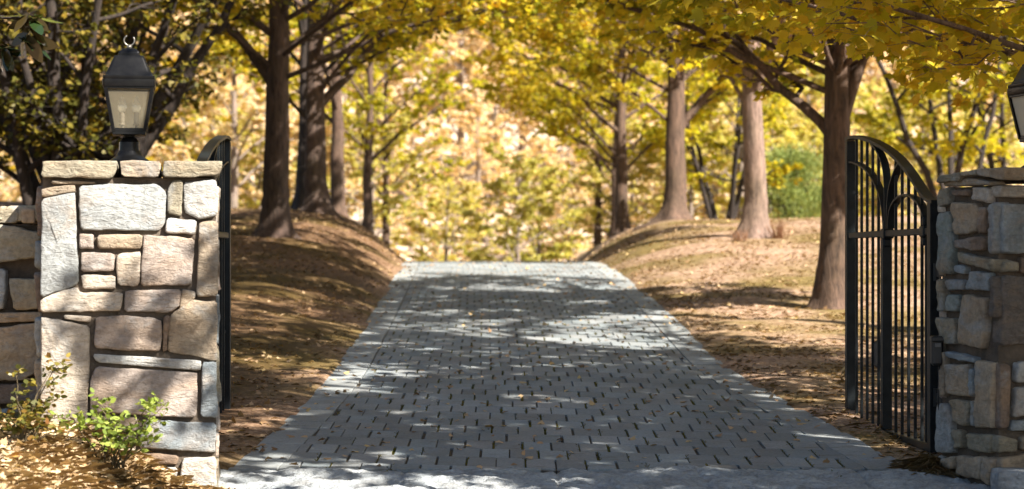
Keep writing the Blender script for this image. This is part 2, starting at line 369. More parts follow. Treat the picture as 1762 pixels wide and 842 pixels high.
# ------------------------------------------------------------------ the paved drive
rng = random.Random(4)
Y0 = 11.64
bed = []; yb = np.concatenate([np.linspace(Y0, 42, 120), np.linspace(42.5, 75, 40)])
for y in yb:
    l, r = float(ex_l(y)), float(ex_r(y)); z = float(zd(y))-.013
    bed += [(l, y, z), (l*.5+r*.5, y, z), (r, y, z)]
fb = [(i*3+j, i*3+j+1, i*3+j+4, i*3+j+3) for i in range(len(yb)-1) for j in (0, 1)]
o = link('driveway_bed', np_mesh('driveway_bed', np.array(bed), np.array(fb), 0, True), M['soil'])
props(o, 'dark soil bed showing in the joints of the paved drive', 'bed', kind='structure')
mb = MB(); gaps = []
CW, RL, SH = .165, .34, .20
def slab(c4, h, col, mb=mb):
    """c4: four (x, y) corners ccw; a paver with an eased edge"""
    c4 = [Vector((x, max(y, Y0), 0)) for x, y in c4]
    cen = sum(c4, Vector())/4
    if min((c4[0]-c4[1]).length, (c4[1]-c4[2]).length, (c4[2]-c4[3]).length) < .012: return
    t1, t2 = rng.uniform(-.0009, .0009), rng.uniform(-.0009, .0009)
    rings = []
    for k, (ins, dz) in enumerate(((0, -.05), (0, -.0025), (.0015, -.0008), (.004, 0))):
        ring = []
        for q in c4:
            d = cen-q; p = q+d.normalized()*ins*1.4
            ring.append((p.x, p.y, float(zd(p.y))+h+dz+(t1 if q.x > cen.x else -t1)*(k > 0)+(t2 if q.y > cen.y else -t2)*(k > 0)))
        rings.append(ring)
    n = 4; vs = [p for r in rings for p in r]
    fs = [(a*4+i, a*4+(i+1) % 4, a*4+4+(i+1) % 4, a*4+4+i) for a in range(3) for i in range(4)]+[(12, 13, 14, 15)]
    mb.add(vs, fs, col)
BW = .27
for k in range(-6, 92):
    y0 = 11.3+k*RL; y1 = y0+RL-.0028
    if y0 > 41: break
    tone = rng.uniform(.93, 1.07)
    for j in range(-14, 15):
        xa = (j+.5*(k % 2))*CW+rng.uniform(-.004, .004); xb = xa+CW
        ym = y0-SH*(xa+CW/2)
        cx = float(ex_l(max(ym, Y0))+ex_r(max(ym, Y0)))/2
        x0, x1 = cx+xa, cx+xb
        l = float(ex_l(max(ym, Y0)))+BW; r = float(ex_r(max(ym, Y0)))-BW
        if x1 < l+.02 or x0 > r-.02: continue
        if ym+RL < Y0: continue
        gl = rng.uniform(.004, .0068); x0 = max(x0+gl, l); x1 = min(x1-gl, r)
        if x1-x0 < .03: continue
        v = rng.uniform(.80, 1.16)*tone; w = rng.uniform(-.012, .012)
        col = ((.24+w)*v, .262*v, (.274-w*.6)*v)
        f = lambda x, y: (x, y-SH*(x-cx))
        slab([f(x0, y0), f(x1, y0), f(x1, y1), f(x0, y1)], rng.uniform(-.0012, .0012), col)
        if x0 > l+.03: gaps.append((cx+xa, (y0+y1)/2-SH*xa))
k = 0; y = Y0
while y < 42:
    y2 = y+.33
    for sgn in (0, 1):
        yy = (y, y2-.006); q = []
        for yq in yy:
            e = float(ex_l(yq)) if sgn == 0 else float(ex_r(yq)); q.append(e)
        v = rng.uniform(.9, 1.12); col = (.27*v, .29*v, .298*v)
        if sgn == 0: c4 = [(q[0], yy[0]), (q[0]+BW-.01, yy[0]), (q[1]+BW-.01, yy[1]), (q[1], yy[1])]
        else: c4 = [(q[0]-BW+.01, yy[0]), (q[0], yy[0]), (q[1], yy[1]), (q[1]-BW+.01, yy[1])]
        slab(c4, rng.uniform(-.002, .004), col)
    y = y2
o = mb.build('driveway', M['paver'], recalc=False)
props(o, 'grey block paved drive climbing to a crest between the trees', 'drive', kind='structure')

# ------------------------------------------------------------------ rough stones
class Frame:
    def __init__(s, o, t, b, n): s.o, s.t, s.b, s.n = Vector(o), Vector(t).normalized(), Vector(b).normalized(), Vector(n).normalized()
    def px(s, x, y):
        d = Vector(((x-881)/F, 1, (453-y)/F)); c = Vector((0, 0, EYE))
        k = (s.o-c).dot(s.n)/d.dot(s.n); p = c+d*k-s.o
        return (p.dot(s.t), p.dot(s.b))
    def at(s, a, b_, h): return s.o+s.t*a+s.b*b_+s.n*h
def resample(poly, n):
    P = [Vector((a, b_)) for a, b_ in poly]
    for cut in (.05, .25):
        Q = []
        for i in range(len(P)):
            a, b_ = P[i], P[(i+1) % len(P)]; e = (b_-a).length
            c = min(cut*e, .007) if cut < .2 else .25*e
            if e < 1e-6: continue
            if cut > .2 and e > .03: c = .006
            u = (b_-a)/e; Q += [a+u*c, b_-u*c]
        P = Q
    seg = [(P[(i+1) % len(P)]-P[i]).length for i in range(len(P))]; tot = sum(seg); out = []; i = 0; acc = 0
    for k in range(n):
        s_ = tot*k/n
        while acc+seg[i] < s_ and i < len(P)-1: acc += seg[i]; i += 1
        f = (s_-acc)/max(seg[i], 1e-9); out.append(P[i].lerp(P[(i+1) % len(P)], min(max(f, 0), 1)))
    return out
def stone(mb, poly, fr, col, rng, bulge=.024, amp=1.0, back=.06, tilt=.012, grow=0.0, depth_rings=0):
    a2 = sum(poly[i][0]*poly[(i+1) % len(poly)][1]-poly[(i+1) % len(poly)][0]*poly[i][1] for i in range(len(poly)))
    if a2 < 0: poly = poly[::-1]
    per = sum(math.dist(poly[i], poly[(i+1) % len(poly)]) for i in range(len(poly)))
    n = int(min(64, max(24, per/.022)))
    P = resample(poly, n)
    cx = sum(p.x for p in P)/n; cy = sum(p.y for p in P)/n
    hx = max(abs(p.x-cx) for p in P); hy = max(abs(p.y-cy) for p in P)
    se = rng.uniform(0, 50)
    for p in P:
        k = 1+grow/max(hx, hy)
        p.x = cx+(p.x-cx)*k; p.y = cy+(p.y-cy)*k
        e = nz(p.x, p.y, se, 9)*.008*amp+nz(p.x, p.y, se, 28)*.005*amp
        d = (p-Vector((cx, cy))).normalized(); p += d*e
    hm = min(hx, hy); tx, ty = rng.uniform(-tilt, tilt)/max(hx, .1), rng.uniform(-tilt, tilt)/max(hy, .1)
    tx = max(min(tx, .12), -.12); ty = max(min(ty, .12), -.12)
    rings = []
    for k in range(depth_rings, 0, -1): rings.append(('b', -back*k/depth_rings))
    if not depth_rings: rings.append(('b', -back))
    rings.append(('b', 0.0))
    for d, h in ((.001, .6), (.004, .86), (.011, .98)): rings.append(('d', d, h))
    for f in (.72, .45, .2): rings.append(('f', f))
    vs = []
    for r in rings:
        for p in P:
            if r[0] == 'b':
                h = r[1]; q = p.copy()
                if depth_rings and h < 0:
                    e = nz(p.x*1.0, h, p.y+se, 7)*.012*amp; q += (p-Vector((cx, cy))).normalized()*e
                vs.append(fr.at(q.x, q.y, h)); continue
            if r[0] == 'd':
                d = min(r[1], hm*.3); q = Vector((cx+(p.x-cx)*(1-d/hx), cy+(p.y-cy)*(1-d/hy))); h = bulge*r[2]
            else:
                d = min(.016, hm*.3); q = Vector((cx+(p.x-cx)*(1-d/hx)*r[1], cy+(p.y-cy)*(1-d/hy)*r[1])); h = bulge
            w = 1 if r[0] == 'f' else r[2]
            h += ((q.x-cx)*tx+(q.y-cy)*ty)*w
            h += (nz(q.x, q.y*1.6, se, 6)*.011+nz(q.x, q.y*1.8, se+5, 17)*.006+abs(nz(q.x, q.y*2.2, se+9, 9))*-.008)*amp*w
            vs.append(fr.at(q.x, q.y, h))
    vs.append(fr.at(cx, cy, bulge+nz(cx, cy, se, 6)*.01*amp))
    fs = []
    R = len(rings)
    for a in range(R-1):
        for i in range(n): j = (i+1) % n; fs.append((a*n+i, a*n+j, (a+1)*n+j, (a+1)*n+i))
    for i in range(n): fs.append(((R-1)*n+i, (R-1)*n+(i+1) % n, R*n))
    if depth_rings: fs.append(tuple(range(n))[::-1])
    mb.add(vs, fs, col)
PAL = {k: tuple((x*.9+sum(v)/3*.1)*.98 for x in v) for k, v in dict(grey=(.33, .345, .34), blue=(.245, .28, .30), tan=(.36, .285, .20), pink=(.36, .295, .25), cream=(.47, .40, .32), white=(.46, .46, .44),
           brown=(.20, .14, .10), green=(.22, .25, .225), dark=(.13, .11, .095), olive=(.27, .235, .165)).items()}
def jit(c, rng, a=.1): v = rng.uniform(1-a, 1+a); return tuple(x*v for x in PAL[c])
def auto_stones(mb, fr, s0, s1, z0, z1, rng, keys=('tan', 'grey', 'pink', 'cream', 'brown', 'olive', 'blue'), **kw):
    z = z0
    while z < z1-.04:
        h = rng.uniform(.13, .30); h = h if z+h < z1-.1 else z1-z
        s = s0
        while s < s1-.02:
            w = rng.uniform(.14, .46); w = w if s+w < s1-.1 else s1-s
            if h > .22 and rng.random() < .4:
                hh = h*rng.uniform(.4, .6)
                parts = [(s, s+w, z, z+hh), (s, s+w, z+hh, z+h)]
            else: parts = [(s, s+w, z, z+h)]
            for a, b_, c, d in parts:
                g_ = .011; q = lambda: rng.uniform(-.012, .012)
                stone(mb, [(a+g_+q()*.5, c+g_+q()*.5), (b_-g_+q()*.5, c+g_+q()*.5), (b_-g_+q(), d-g_+q()*.5), (a+g_+q(), d-g_+q()*.5)], fr, jit(rng.choice(keys), rng, .15), rng, **kw)
            s += w
        z += h

def crop_polys(fr, items, ox, oy, sc_):
    for key, pts in items:
        yield key, [fr.px(ox+u/sc_, oy+v/sc_) for u, v in pts]

# ---- left pier
TH = math.radians(9)
A = Vector((-1.488, 10.9, 0)); Tr = Vector((math.cos(TH), math.sin(TH), 0)); Nf = Vector((math.sin(TH), -math.cos(TH), 0)); UP = Vector((0, 0, 1))
PW, PD = .885, 1.0
frL = Frame(A-Nf*-.0-Tr*PW, Tr, UP, Nf)          # front face, s from 0 (left) to PW (right)
rng = random.Random(21)
ctr = A-Tr*(PW/2)-Nf*(PD/2)
pier = empty('stone_pier', (ctr.x, ctr.y, -.05), 'sunlit pier of large grey and pink stones, a whole lantern on top', 'gate pier')
m1 = [('tan',[(35,185),(150,165),(196,165),(196,198),(40,222)]),('grey',[(32,234),(195,203),(212,640),(28,708)]),('grey',[(215,165),(590,163),(626,205),(622,355),(592,385),(220,383)]),
('olive',[(643,190),(665,148),(713,145),(709,314),(640,300)]),('white',[(721,155),(870,138),(884,180),(880,312),(790,328),(723,292)]),('white',[(639,325),(780,335),(771,403),(632,394)]),
('pink',[(219,402),(285,402),(285,472),(219,472)]),('tan',[(302,407),(519,403),(513,472),(305,472)]),('pink',[(525,405),(770,424),(756,648),(514,650)]),('pink',[(227,491),(384,494),(381,581),(229,581)]),
('cream',[(230,599),(388,601),(387,666),(230,666)]),('cream',[(394,499),(511,489),(502,648),(400,652)]),('tan',[(795,345),(886,338),(884,697),(778,702)]),('cream',[(30,717),(203,650),(216,680),(427,684),(417,772),(33,777)]),
('pink',[(438,674),(706,669),(692,745),(642,781),(433,777)]),('tan',[(680,772),(762,722),(880,724),(877,1012),(640,968),(655,800)]),('tan',[(710,668),(772,680),(772,708),(700,760)]),('tan',[(80,140),(300,150),(300,158),(75,162)])]
m2 = [('cream',[(30,18),(120,30),(262,62),(250,590),(28,587)]),('cream',[(138,5),(272,13),(262,42),(142,25)]),('pink',[(294,13),(550,18),(608,33),(605,180),(430,177),(288,162)]),('brown',[(618,12),(650,10),(632,180),(611,180)]),
('white',[(279,193),(796,224),(792,273),(298,233)]),('pink',[(300,255),(781,284),(771,496),(600,491),(268,472),(263,332)]),('blue',[(804,235),(871,229),(876,496),(794,491)]),('tan',[(272,493),(492,495),(492,562),(263,570)]),
('blue',[(530,514),(869,524),(867,667),(498,641)]),('cream',[(34,606),(258,603),(268,700),(40,712)]),('brown',[(500,667),(692,680),(682,722),(488,713)]),('grey',[(448,724),(682,740),(676,802),(438,792)]),
('white',[(711,698),(869,684),(869,836),(699,826)]),('tan',[(276,585),(484,578),(474,700),(282,700)]),('grey',[(30,722),(430,722),(430,850),(30,850)]),('grey',[(440,806),(690,810),(690,900),(440,900)]),('white',[(700,838),(868,845),(868,900),(700,900)])]
mb = MB()
for key, P in list(crop_polys(frL, m1, 60, 260, 2.806))+list(crop_polys(frL, m2, 60, 540, 2.788)):
    stone(mb, P, frL, jit(key, rng, .1), rng, grow=.003)
frI = Frame(A, -Nf, UP, Tr)                      # face beside the drive
auto_stones(mb, frI, .035, PD, -.1, 1.5, rng, bulge=.006)
frO = Frame(A-Tr*PW-Nf*PD, Nf, UP, -Tr); auto_stones(mb, frO, 0, PD-.03, -.1, 1.5, rng)
frB = Frame(A-Nf*PD, -Tr, UP, -Nf); auto_stones(mb, frB, 0, PW, -.1, 1.5, rng)
mb.build('stone_facing', M['stone'], pier, smooth=True)
core = MB(); core.box(ctr+UP*.7, Tr*(PW/2-.012), Nf*(PD/2-.012), UP*.83); core.build('mortar_core', M['mortar'], pier)
CAPTOP = frL.px(200, 277)[1]
for key, pts in (('olive',[(36,48),(403,46),(393,92),(376,134),(28,126)]),('tan',[(412,48),(612,46),(604,92),(594,127),(416,124)]),('olive',[(628,44),(908,40),(893,119),(740,127),(618,124)])):
    mb = MB(); fc = Frame(frL.o+Nf*.035, Tr, UP, Nf)
    P = [fc.px(60+u/2.806, 260+v/2.806) for u, v in pts]
    P = [(s_, min(z, CAPTOP) if z > CAPTOP-.03 else z) for s_, z in P]
    stone(mb, P, fc, jit(key, rng), rng, bulge=.014, back=PD+.07, depth_rings=8, tilt=.004)
    mb.build('capstone', M['stone'], pier, smooth=True)
# ---- lower wall left of the pier
frW = Frame((-2.40, 11.34, 0), (1, .02, 0), UP, (.02, -1, 0))
wall = empty('stone_wall', (-4.2, 11.6, 0), 'low shaded fieldstone wall running off from the sunlit pier, behind the rose bushes', 'wall')
mw = [('olive',[(0,42),(16,40),(17,86),(0,86)]),('olive',[(20,40),(122,37),(122,82),(20,86)]),('olive',[(-30,92),(50,98),(118,117),(114,186),(-30,206)]),('grey',[(-40,218),(17,224),(14,332),(-40,336)]),('olive',[(24,247),(118,249),(118,332),(41,334)]),
('tan',[(-60,344),(122,340),(122,367),(-60,374)]),('tan',[(-40,386),(118,372),(114,500),(62,536),(-40,541)]),('brown',[(-50,546),(122,540),(118,596),(-50,606)]),('blue',[(-30,613),(30,612),(30,652),(-30,652)]),('tan',[(36,611),(122,604),(122,692),(36,692)]),('tan',[(-40,660),(122,700),(122,800),(-40,800)])]
mb = MB(); sl = []
for key, P in crop_polys(frW, mw, 0, 330, 1.647):
    stone(mb, P, frW, tuple(c*1.3 for c in jit(key, rng)), rng, amp=1.3); sl += [p[0] for p in P]  # these stones are lightened in place of a sun patch on the wall
auto_stones(mb, frW, -3.6, min(sl)+.05, -.1, 1.24, rng, keys=('tan', 'grey', 'olive', 'brown'))
mb.build('stone_facing', M['stone'], wall, smooth=True)
core = MB(); core.box((-4.15, 11.56, .55), (1.85, .03, 0), (0, .2, 0), (0, 0, .75)); core.build('mortar_core', M['mortar'], wall)
mb = MB(); s_ = -3.6
while s_ < -.15:
    w = min(rng.uniform(.3, .55), -.1-s_); fw = Frame(frW.o+Vector((0, -.02, 0)), frW.t, UP, frW.n)
    stone(mb, [(s_+.01, 1.31), (s_+w-.01, 1.31), (s_+w-.01, 1.39), (s_+.01, 1.39)], fw, jit(rng.choice(('tan', 'brown', 'olive')), rng), rng, bulge=.012, back=.46, depth_rings=4); s_ += w
mb.build('coping', M['stone'], wall, smooth=True)
# ---- right pier
TH2 = math.radians(19)
C = Vector((2.485, 11.0, 0)); T2 = Vector((math.cos(TH2), math.sin(TH2), 0)); N2 = Vector((math.sin(TH2), -math.cos(TH2), 0)); I2 = -T2
RW, RD = .66, .585
frF = Frame(C, T2, UP, N2); frS = Frame(C-N2*RD, N2, UP, I2)
ctr2 = C+T2*(RW/2)-N2*(RD/2)
pier2 = empty('stone_pier', (ctr2.x, ctr2.y, -.05), 'shaded stone pier beside the fully visible gate leaf, cut by the edge of the photo', 'gate pier')
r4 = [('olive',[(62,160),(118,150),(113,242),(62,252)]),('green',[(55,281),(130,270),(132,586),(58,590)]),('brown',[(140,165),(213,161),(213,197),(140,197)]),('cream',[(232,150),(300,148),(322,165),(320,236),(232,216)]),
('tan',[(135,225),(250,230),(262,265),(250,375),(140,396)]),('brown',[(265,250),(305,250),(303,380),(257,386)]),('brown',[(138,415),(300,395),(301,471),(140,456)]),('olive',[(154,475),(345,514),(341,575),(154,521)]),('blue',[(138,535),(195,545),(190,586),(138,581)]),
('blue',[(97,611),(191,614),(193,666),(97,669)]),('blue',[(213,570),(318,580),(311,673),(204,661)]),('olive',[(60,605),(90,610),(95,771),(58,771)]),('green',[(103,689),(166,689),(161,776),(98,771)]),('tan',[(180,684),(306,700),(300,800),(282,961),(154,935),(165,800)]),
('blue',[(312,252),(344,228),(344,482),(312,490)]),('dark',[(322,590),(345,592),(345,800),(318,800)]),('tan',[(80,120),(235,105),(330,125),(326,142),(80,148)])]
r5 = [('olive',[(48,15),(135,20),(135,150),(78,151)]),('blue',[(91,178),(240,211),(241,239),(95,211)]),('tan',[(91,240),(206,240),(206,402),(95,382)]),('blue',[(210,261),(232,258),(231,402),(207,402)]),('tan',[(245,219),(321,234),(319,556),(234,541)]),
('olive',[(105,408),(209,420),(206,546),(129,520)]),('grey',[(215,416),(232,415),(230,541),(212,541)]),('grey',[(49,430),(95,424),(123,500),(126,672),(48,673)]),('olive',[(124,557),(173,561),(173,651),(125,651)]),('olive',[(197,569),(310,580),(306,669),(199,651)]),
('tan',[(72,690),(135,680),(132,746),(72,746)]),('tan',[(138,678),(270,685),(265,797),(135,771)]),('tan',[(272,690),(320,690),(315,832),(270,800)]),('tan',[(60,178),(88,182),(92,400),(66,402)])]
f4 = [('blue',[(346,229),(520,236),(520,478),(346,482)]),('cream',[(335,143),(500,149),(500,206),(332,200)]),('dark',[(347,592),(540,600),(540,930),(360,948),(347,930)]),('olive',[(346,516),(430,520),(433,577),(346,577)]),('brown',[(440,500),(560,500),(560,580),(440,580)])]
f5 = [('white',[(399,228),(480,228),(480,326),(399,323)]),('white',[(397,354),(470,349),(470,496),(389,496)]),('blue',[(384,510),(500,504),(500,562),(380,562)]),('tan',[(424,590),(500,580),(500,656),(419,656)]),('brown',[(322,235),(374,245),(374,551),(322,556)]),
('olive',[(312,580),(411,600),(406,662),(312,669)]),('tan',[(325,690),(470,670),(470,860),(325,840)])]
mb = MB(); smax = 0
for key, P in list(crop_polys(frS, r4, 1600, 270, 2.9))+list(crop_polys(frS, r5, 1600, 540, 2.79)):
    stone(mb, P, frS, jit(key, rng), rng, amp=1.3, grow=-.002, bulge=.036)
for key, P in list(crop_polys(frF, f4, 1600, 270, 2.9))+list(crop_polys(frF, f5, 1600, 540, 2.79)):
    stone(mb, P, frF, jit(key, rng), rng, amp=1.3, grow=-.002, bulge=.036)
auto_stones(mb, frF, .26, RW, -.1, 1.48, rng)
auto_stones(mb, Frame(C+T2*RW, -N2, UP, T2), 0, RD, -.1, 1.48, rng); auto_stones(mb, Frame(C-N2*RD+T2*RW, -T2, UP, -N2), 0, RW, -.1, 1.48, rng)
mb.build('stone_facing', M['stone'], pier2, smooth=True)
core = MB(); core.box(ctr2+UP*.7, T2*(RW/2-.012), N2*(RD/2-.012), UP*.8); core.build('mortar_core', M['mortar'], pier2)
fc = Frame(frS.o+I2*.05, N2, UP, I2)
for key, pts in (('olive',[(36,132),(50,94),(156,76),(151,119)]),('olive',[(157,76),(235,62),(235,92),(160,98)]),('tan',[(237,60),(375,52),(375,114),(335,114),(240,90)])):
    mb = MB(); P = [fc.px(1600+u/2.9, 270+v/2.9) for u, v in pts]
    stone(mb, P, fc, jit(key, rng), rng, bulge=.012, back=RW+.1, depth_rings=8, tilt=.003); mb.build('capstone', M['stone'], pier2, smooth=True)

# rough granite threshold and kerb block
gx = np.linspace(-1.72, 2.62, 218); gy = np.linspace(10.38, 11.63, 70)
A_, B_ = np.meshgrid(gx, gy); H_ = np.zeros_like(A_); rng = random.Random(9)
joint = [-.93, -.1, .66, 1.5, 2.2]
for r_ in range(A_.shape[0]):
    for c_ in range(A_.shape[1]):
        x, y = A_[r_, c_], B_[r_, c_]
        h = nz(x*.8, y*2.2, 4.4, 2.6)*.022+nz(x, y*2.4, 8.1, 6)*.022-abs(nz(x, y*2, 2.2, 9))*.03+nz(x, y*1.5, 6.6, 22)*.010
        row = y > 11.0+.02*nz(x, 0, 0, 3)
        jd = min(abs(x-q-(.35 if row else 0)+.02*nz(0, y, q, 5)) for q in joint); jy = abs(y-11.0-.02*nz(x, 0, 0, 3))
        h -= .022*math.exp(-(jd/.012)**2)+.022*math.exp(-(jy/.012)**2)
        e = min(x+1.72, 2.62-x, (11.63-y)*2, y-10.38); h -= .05*max(0, 1-e/.03)
        H_[r_, c_] = h
k_ = np.arange(A_.size).reshape(A_.shape)
me_ = np_mesh('granite_kerb', np.stack([A_, B_, zd(B_)+H_+.008], -1).reshape(-1, 3), np.stack([k_[:-1, :-1], k_[:-1, 1:], k_[1:, 1:], k_[1:, :-1]], -1).reshape(-1, 4), 0, True)
ca = me_.attributes.new('col', 'FLOAT_COLOR', 'POINT'); ca.data.foreach_set('color', np.tile(np.array([.38, .41, .43, 1], dtype=np.float32), A_.size))
o = link('granite_kerb', me_, M['granite']); props(o, 'rough blue grey granite strip across the foot of the drive', 'kerb', kind='structure')
mb = MB(); frK = Frame((2.42, 10.72, -.06), (1, -.1, 0), UP, (-.1, -1, 0))
stone(mb, [(0, -.05), (.5, -.05), (.5, .125), (.0, .12)], frK, (.42, .45, .48), rng, bulge=.02, amp=1.2, back=.22, depth_rings=5)
o = mb.build('granite_block', M['granite'], smooth=True); props(o, 'pale granite kerb block on the ground in front of the shaded pier', 'kerb block')

# ------------------------------------------------------------------ gates
TOP = [(0, 1.913), (.06, 1.92), (.12, 1.916), (.22, 1.892), (.33, 1.86), (.45, 1.812), (.54, 1.768), (.63, 1.715), (.70, 1.662), (.77, 1.603), (.83, 1.545), (.88, 1.498), (.93, 1.463), (.97, 1.448), (1.0, 1.443)]
ARCS = [[(.31, 1.85), (.365, 1.815), (.41, 1.768), (.445, 1.72), (.465, 1.67), (.476, 1.61), (.48, 1.548), (.482, 1.45), (.484, 1.31)],
        [(.02, 1.762), (.07, 1.757), (.12, 1.744), (.185, 1.722), (.245, 1.692), (.295, 1.66), (.335, 1.622), (.375, 1.58), (.41, 1.53), (.435, 1.48), (.452, 1.42), (.466, 1.31)],
        [(.645, 1.70), (.605, 1.668), (.57, 1.625), (.545, 1.585), (.525, 1.54), (.513, 1.47), (.507, 1.40), (.504, 1.31)],
        [(.518, 1.31), (.524, 1.37), (.535, 1.415), (.556, 1.447), (.585, 1.473), (.635, 1.495), (.69, 1.502), (.745, 1.495), (.795, 1.473), (.84, 1.445), (.87, 1.415), (.895, 1.37), (.905, 1.31)]]
PICK = [.10, .165, .235, .305, .375, .575, .645, .715, .785, .855]
def gate(hinge, free, label, box_side):
    H, Fv = Vector(hinge), Vector(free); D = H-Fv; Ln = D.length; d = D/Ln; n = Vector((-d.y, d.x, 0))
    if n.x*box_side < 0: n = -n
    root = empty('iron_gate', (H.x, H.y, 0.0), label, 'gate', 'iron gate leaves')
    pt = lambda t_, z, off=0: Fv+D*t_+n*off+UP*z
    topz = lambda t_: float(np.interp(t_, [a for a, _ in TOP], [b_ for _, b_ in TOP]))
    def bar(name, t_, z0, z1, w, th, par=root, bev=.003):
        mb = MB(); mb.box(pt(t_, (z0+z1)/2), d*(w/2), n*(th/2), UP*((z1-z0)/2), bev=bev); return mb.build(name, M['iron'], par)
    def ribbon(name, pts, w, th):
        mb = MB(); rings = []
        P = [pt(a, z) for a, z in pts]
        for i, p in enumerate(P):
            t_ = (P[min(i+1, len(P)-1)]-P[max(i-1, 0)]).normalized(); m_ = t_.cross(n).normalized()
            rings.append([p+n*(w/2)+m_*(th/2), p-n*(w/2)+m_*(th/2), p-n*(w/2)-m_*(th/2), p+n*(w/2)-m_*(th/2)])
        mb.loft(rings); o = mb.build(name, M['iron'], root); auto_smooth(o, 30); return o
    ribbon('top_rail', TOP, .062, .020)
    for a in ARCS: ribbon('scroll_bar', a, .046, .012)
    bar('stile', .018, .04, 1.90, .065, .06); bar('stile', .465, .085, 1.30, .062, .058); bar('stile', .975, .04, 1.44, .075, .065)
    bar('stile', .438, .085, 1.255, .02, .02); bar('stile', .905, .085, 1.255, .024, .024)
    mb = MB(); mb.box(pt(.5, 1.28), d*(Ln*.46), n*.024, UP*.019, bev=.004); o = mb.build('middle_rail', M['iron'], root)
    for t_ in (.475, .9):
        c = MB(); c.box(pt(t_, 1.28), d*.045, n*.033, UP*.03, bev=.006)
        for sg in (1, -1): c.box(pt(t_, 1.28+sg*.055), d*.02, n*.026, UP*.026, bev=.01)
        c.build('collar', M['iron'], o)
    mb = MB(); mb.box(pt(.5, .062), d*(Ln*.46), n*.026, UP*.022, bev=.004); mb.build('bottom_rail', M['iron'], root)
    for t_ in PICK:
        bar('picket', t_, .083, 1.262, .017, .017, bev=.002)
        zt = topz(t_)-.008
        bar('picket', t_, 1.298, zt, .017, .017, bev=.002)
    mb = MB(); c = pt(.945, 1.385)
    mb.tube([c+d*(.034*math.cos(a))+UP*(.05*math.sin(a)) for a in np.linspace(0, 2*PI, 25)], .009, 6); mb.build('ring', M['iron'], root, True)
    mb = MB(); q = pt(.34, .53, .035); mb.box(q, d*.075, n*.034, UP*.085, bev=.016); mb.box(q+n*.02+UP*.095, d*.05, n*.03, UP*.02, bev=.01); lk = mb.build('lock_box', M['plastic'], root)
    mb = MB(); q2 = pt(.34, .53, .075); mb.tube([q2-d*.03, q2+d*.03], .012, 10); mb.build('lock_barrel', M['brass'], lk, True)
    for z in (.35, 1.05):
        mb = MB(); q = pt(1.0, z); mb.tube([q-UP*.05, q+UP*.05], .019, 12); mb.box(q+d*.06, d*.06, n*.006, UP*.025); mb.build('hinge', M['iron'], root)
    return root, pt, d, n
gR = gate((2.37, 12.0, 0), (2.22, 14.16, 0), 'open iron gate leaf seen at an angle in front of the shaded pier', 1)
gL = gate((-1.82, 12.02, 0), (-1.88, 14.16, 0), 'open iron gate leaf seen edge on behind the sunlit pier', -1)
# control box beside each hinge / latch
root, pt, d, n = gR
q = Vector((2.272, 11.50, .627))
eb = empty('gate_sensor', tuple(q), 'black sensor housing with a hooded top fixed to the shaded pier edge', 'sensor')
mb = MB(); mb.box(q, Vector((.032, 0, 0)), Vector((0, .03, 0)), UP*.075, bev=.014); mb.build('housing', M['plastic'], eb)
mb = MB(); mb.box(q+Vector((0, -.012, .068)), Vector((.036, 0, 0)), Vector((0, .034, 0)), UP*.016, bev=.012); mb.build('hood', M['plastic'], eb)
mb = MB(); mb.box(q+Vector((0, -.033, .035)), Vector((.016, 0, 0)), Vector((0, .004, 0)), UP*.01, bev=.003); mb.build('lens', M['sleeve'], eb)
mb = MB(); mb.tube([q+Vector((.012, 0, -.07)), q+Vector((.014, 0, -.16)), q+Vector((.006, 0, -.26)), q+Vector((.02, .01, -.36))], .006, 6); mb.build('conduit', M['plastic'], eb, True)
root, pt, d, n = gL
q = pt(.0, .56)+Vector((-.03, -.05, 0))
eb = empty('gate_latch', tuple(q), 'black hooded latch case on the free end of the edge on gate leaf', 'latch')
mb = MB(); mb.box(q, Vector((.03, 0, 0)), Vector((0, .04, 0)), UP*.085, bev=.014); mb.build('housing', M['plastic'], eb)
mb = MB(); mb.tube([q+Vector((0, -.045, .06)), q+Vector((0, -.02, .06))], .02, 12); mb.build('keyhole', M['black'], eb, True)
mb = MB(); mb.box(q+Vector((0, -.01, .09)), Vector((.034, 0, 0)), Vector((0, .045, 0)), UP*.012, bev=.008); mb.build('hood', M['plastic'], eb)

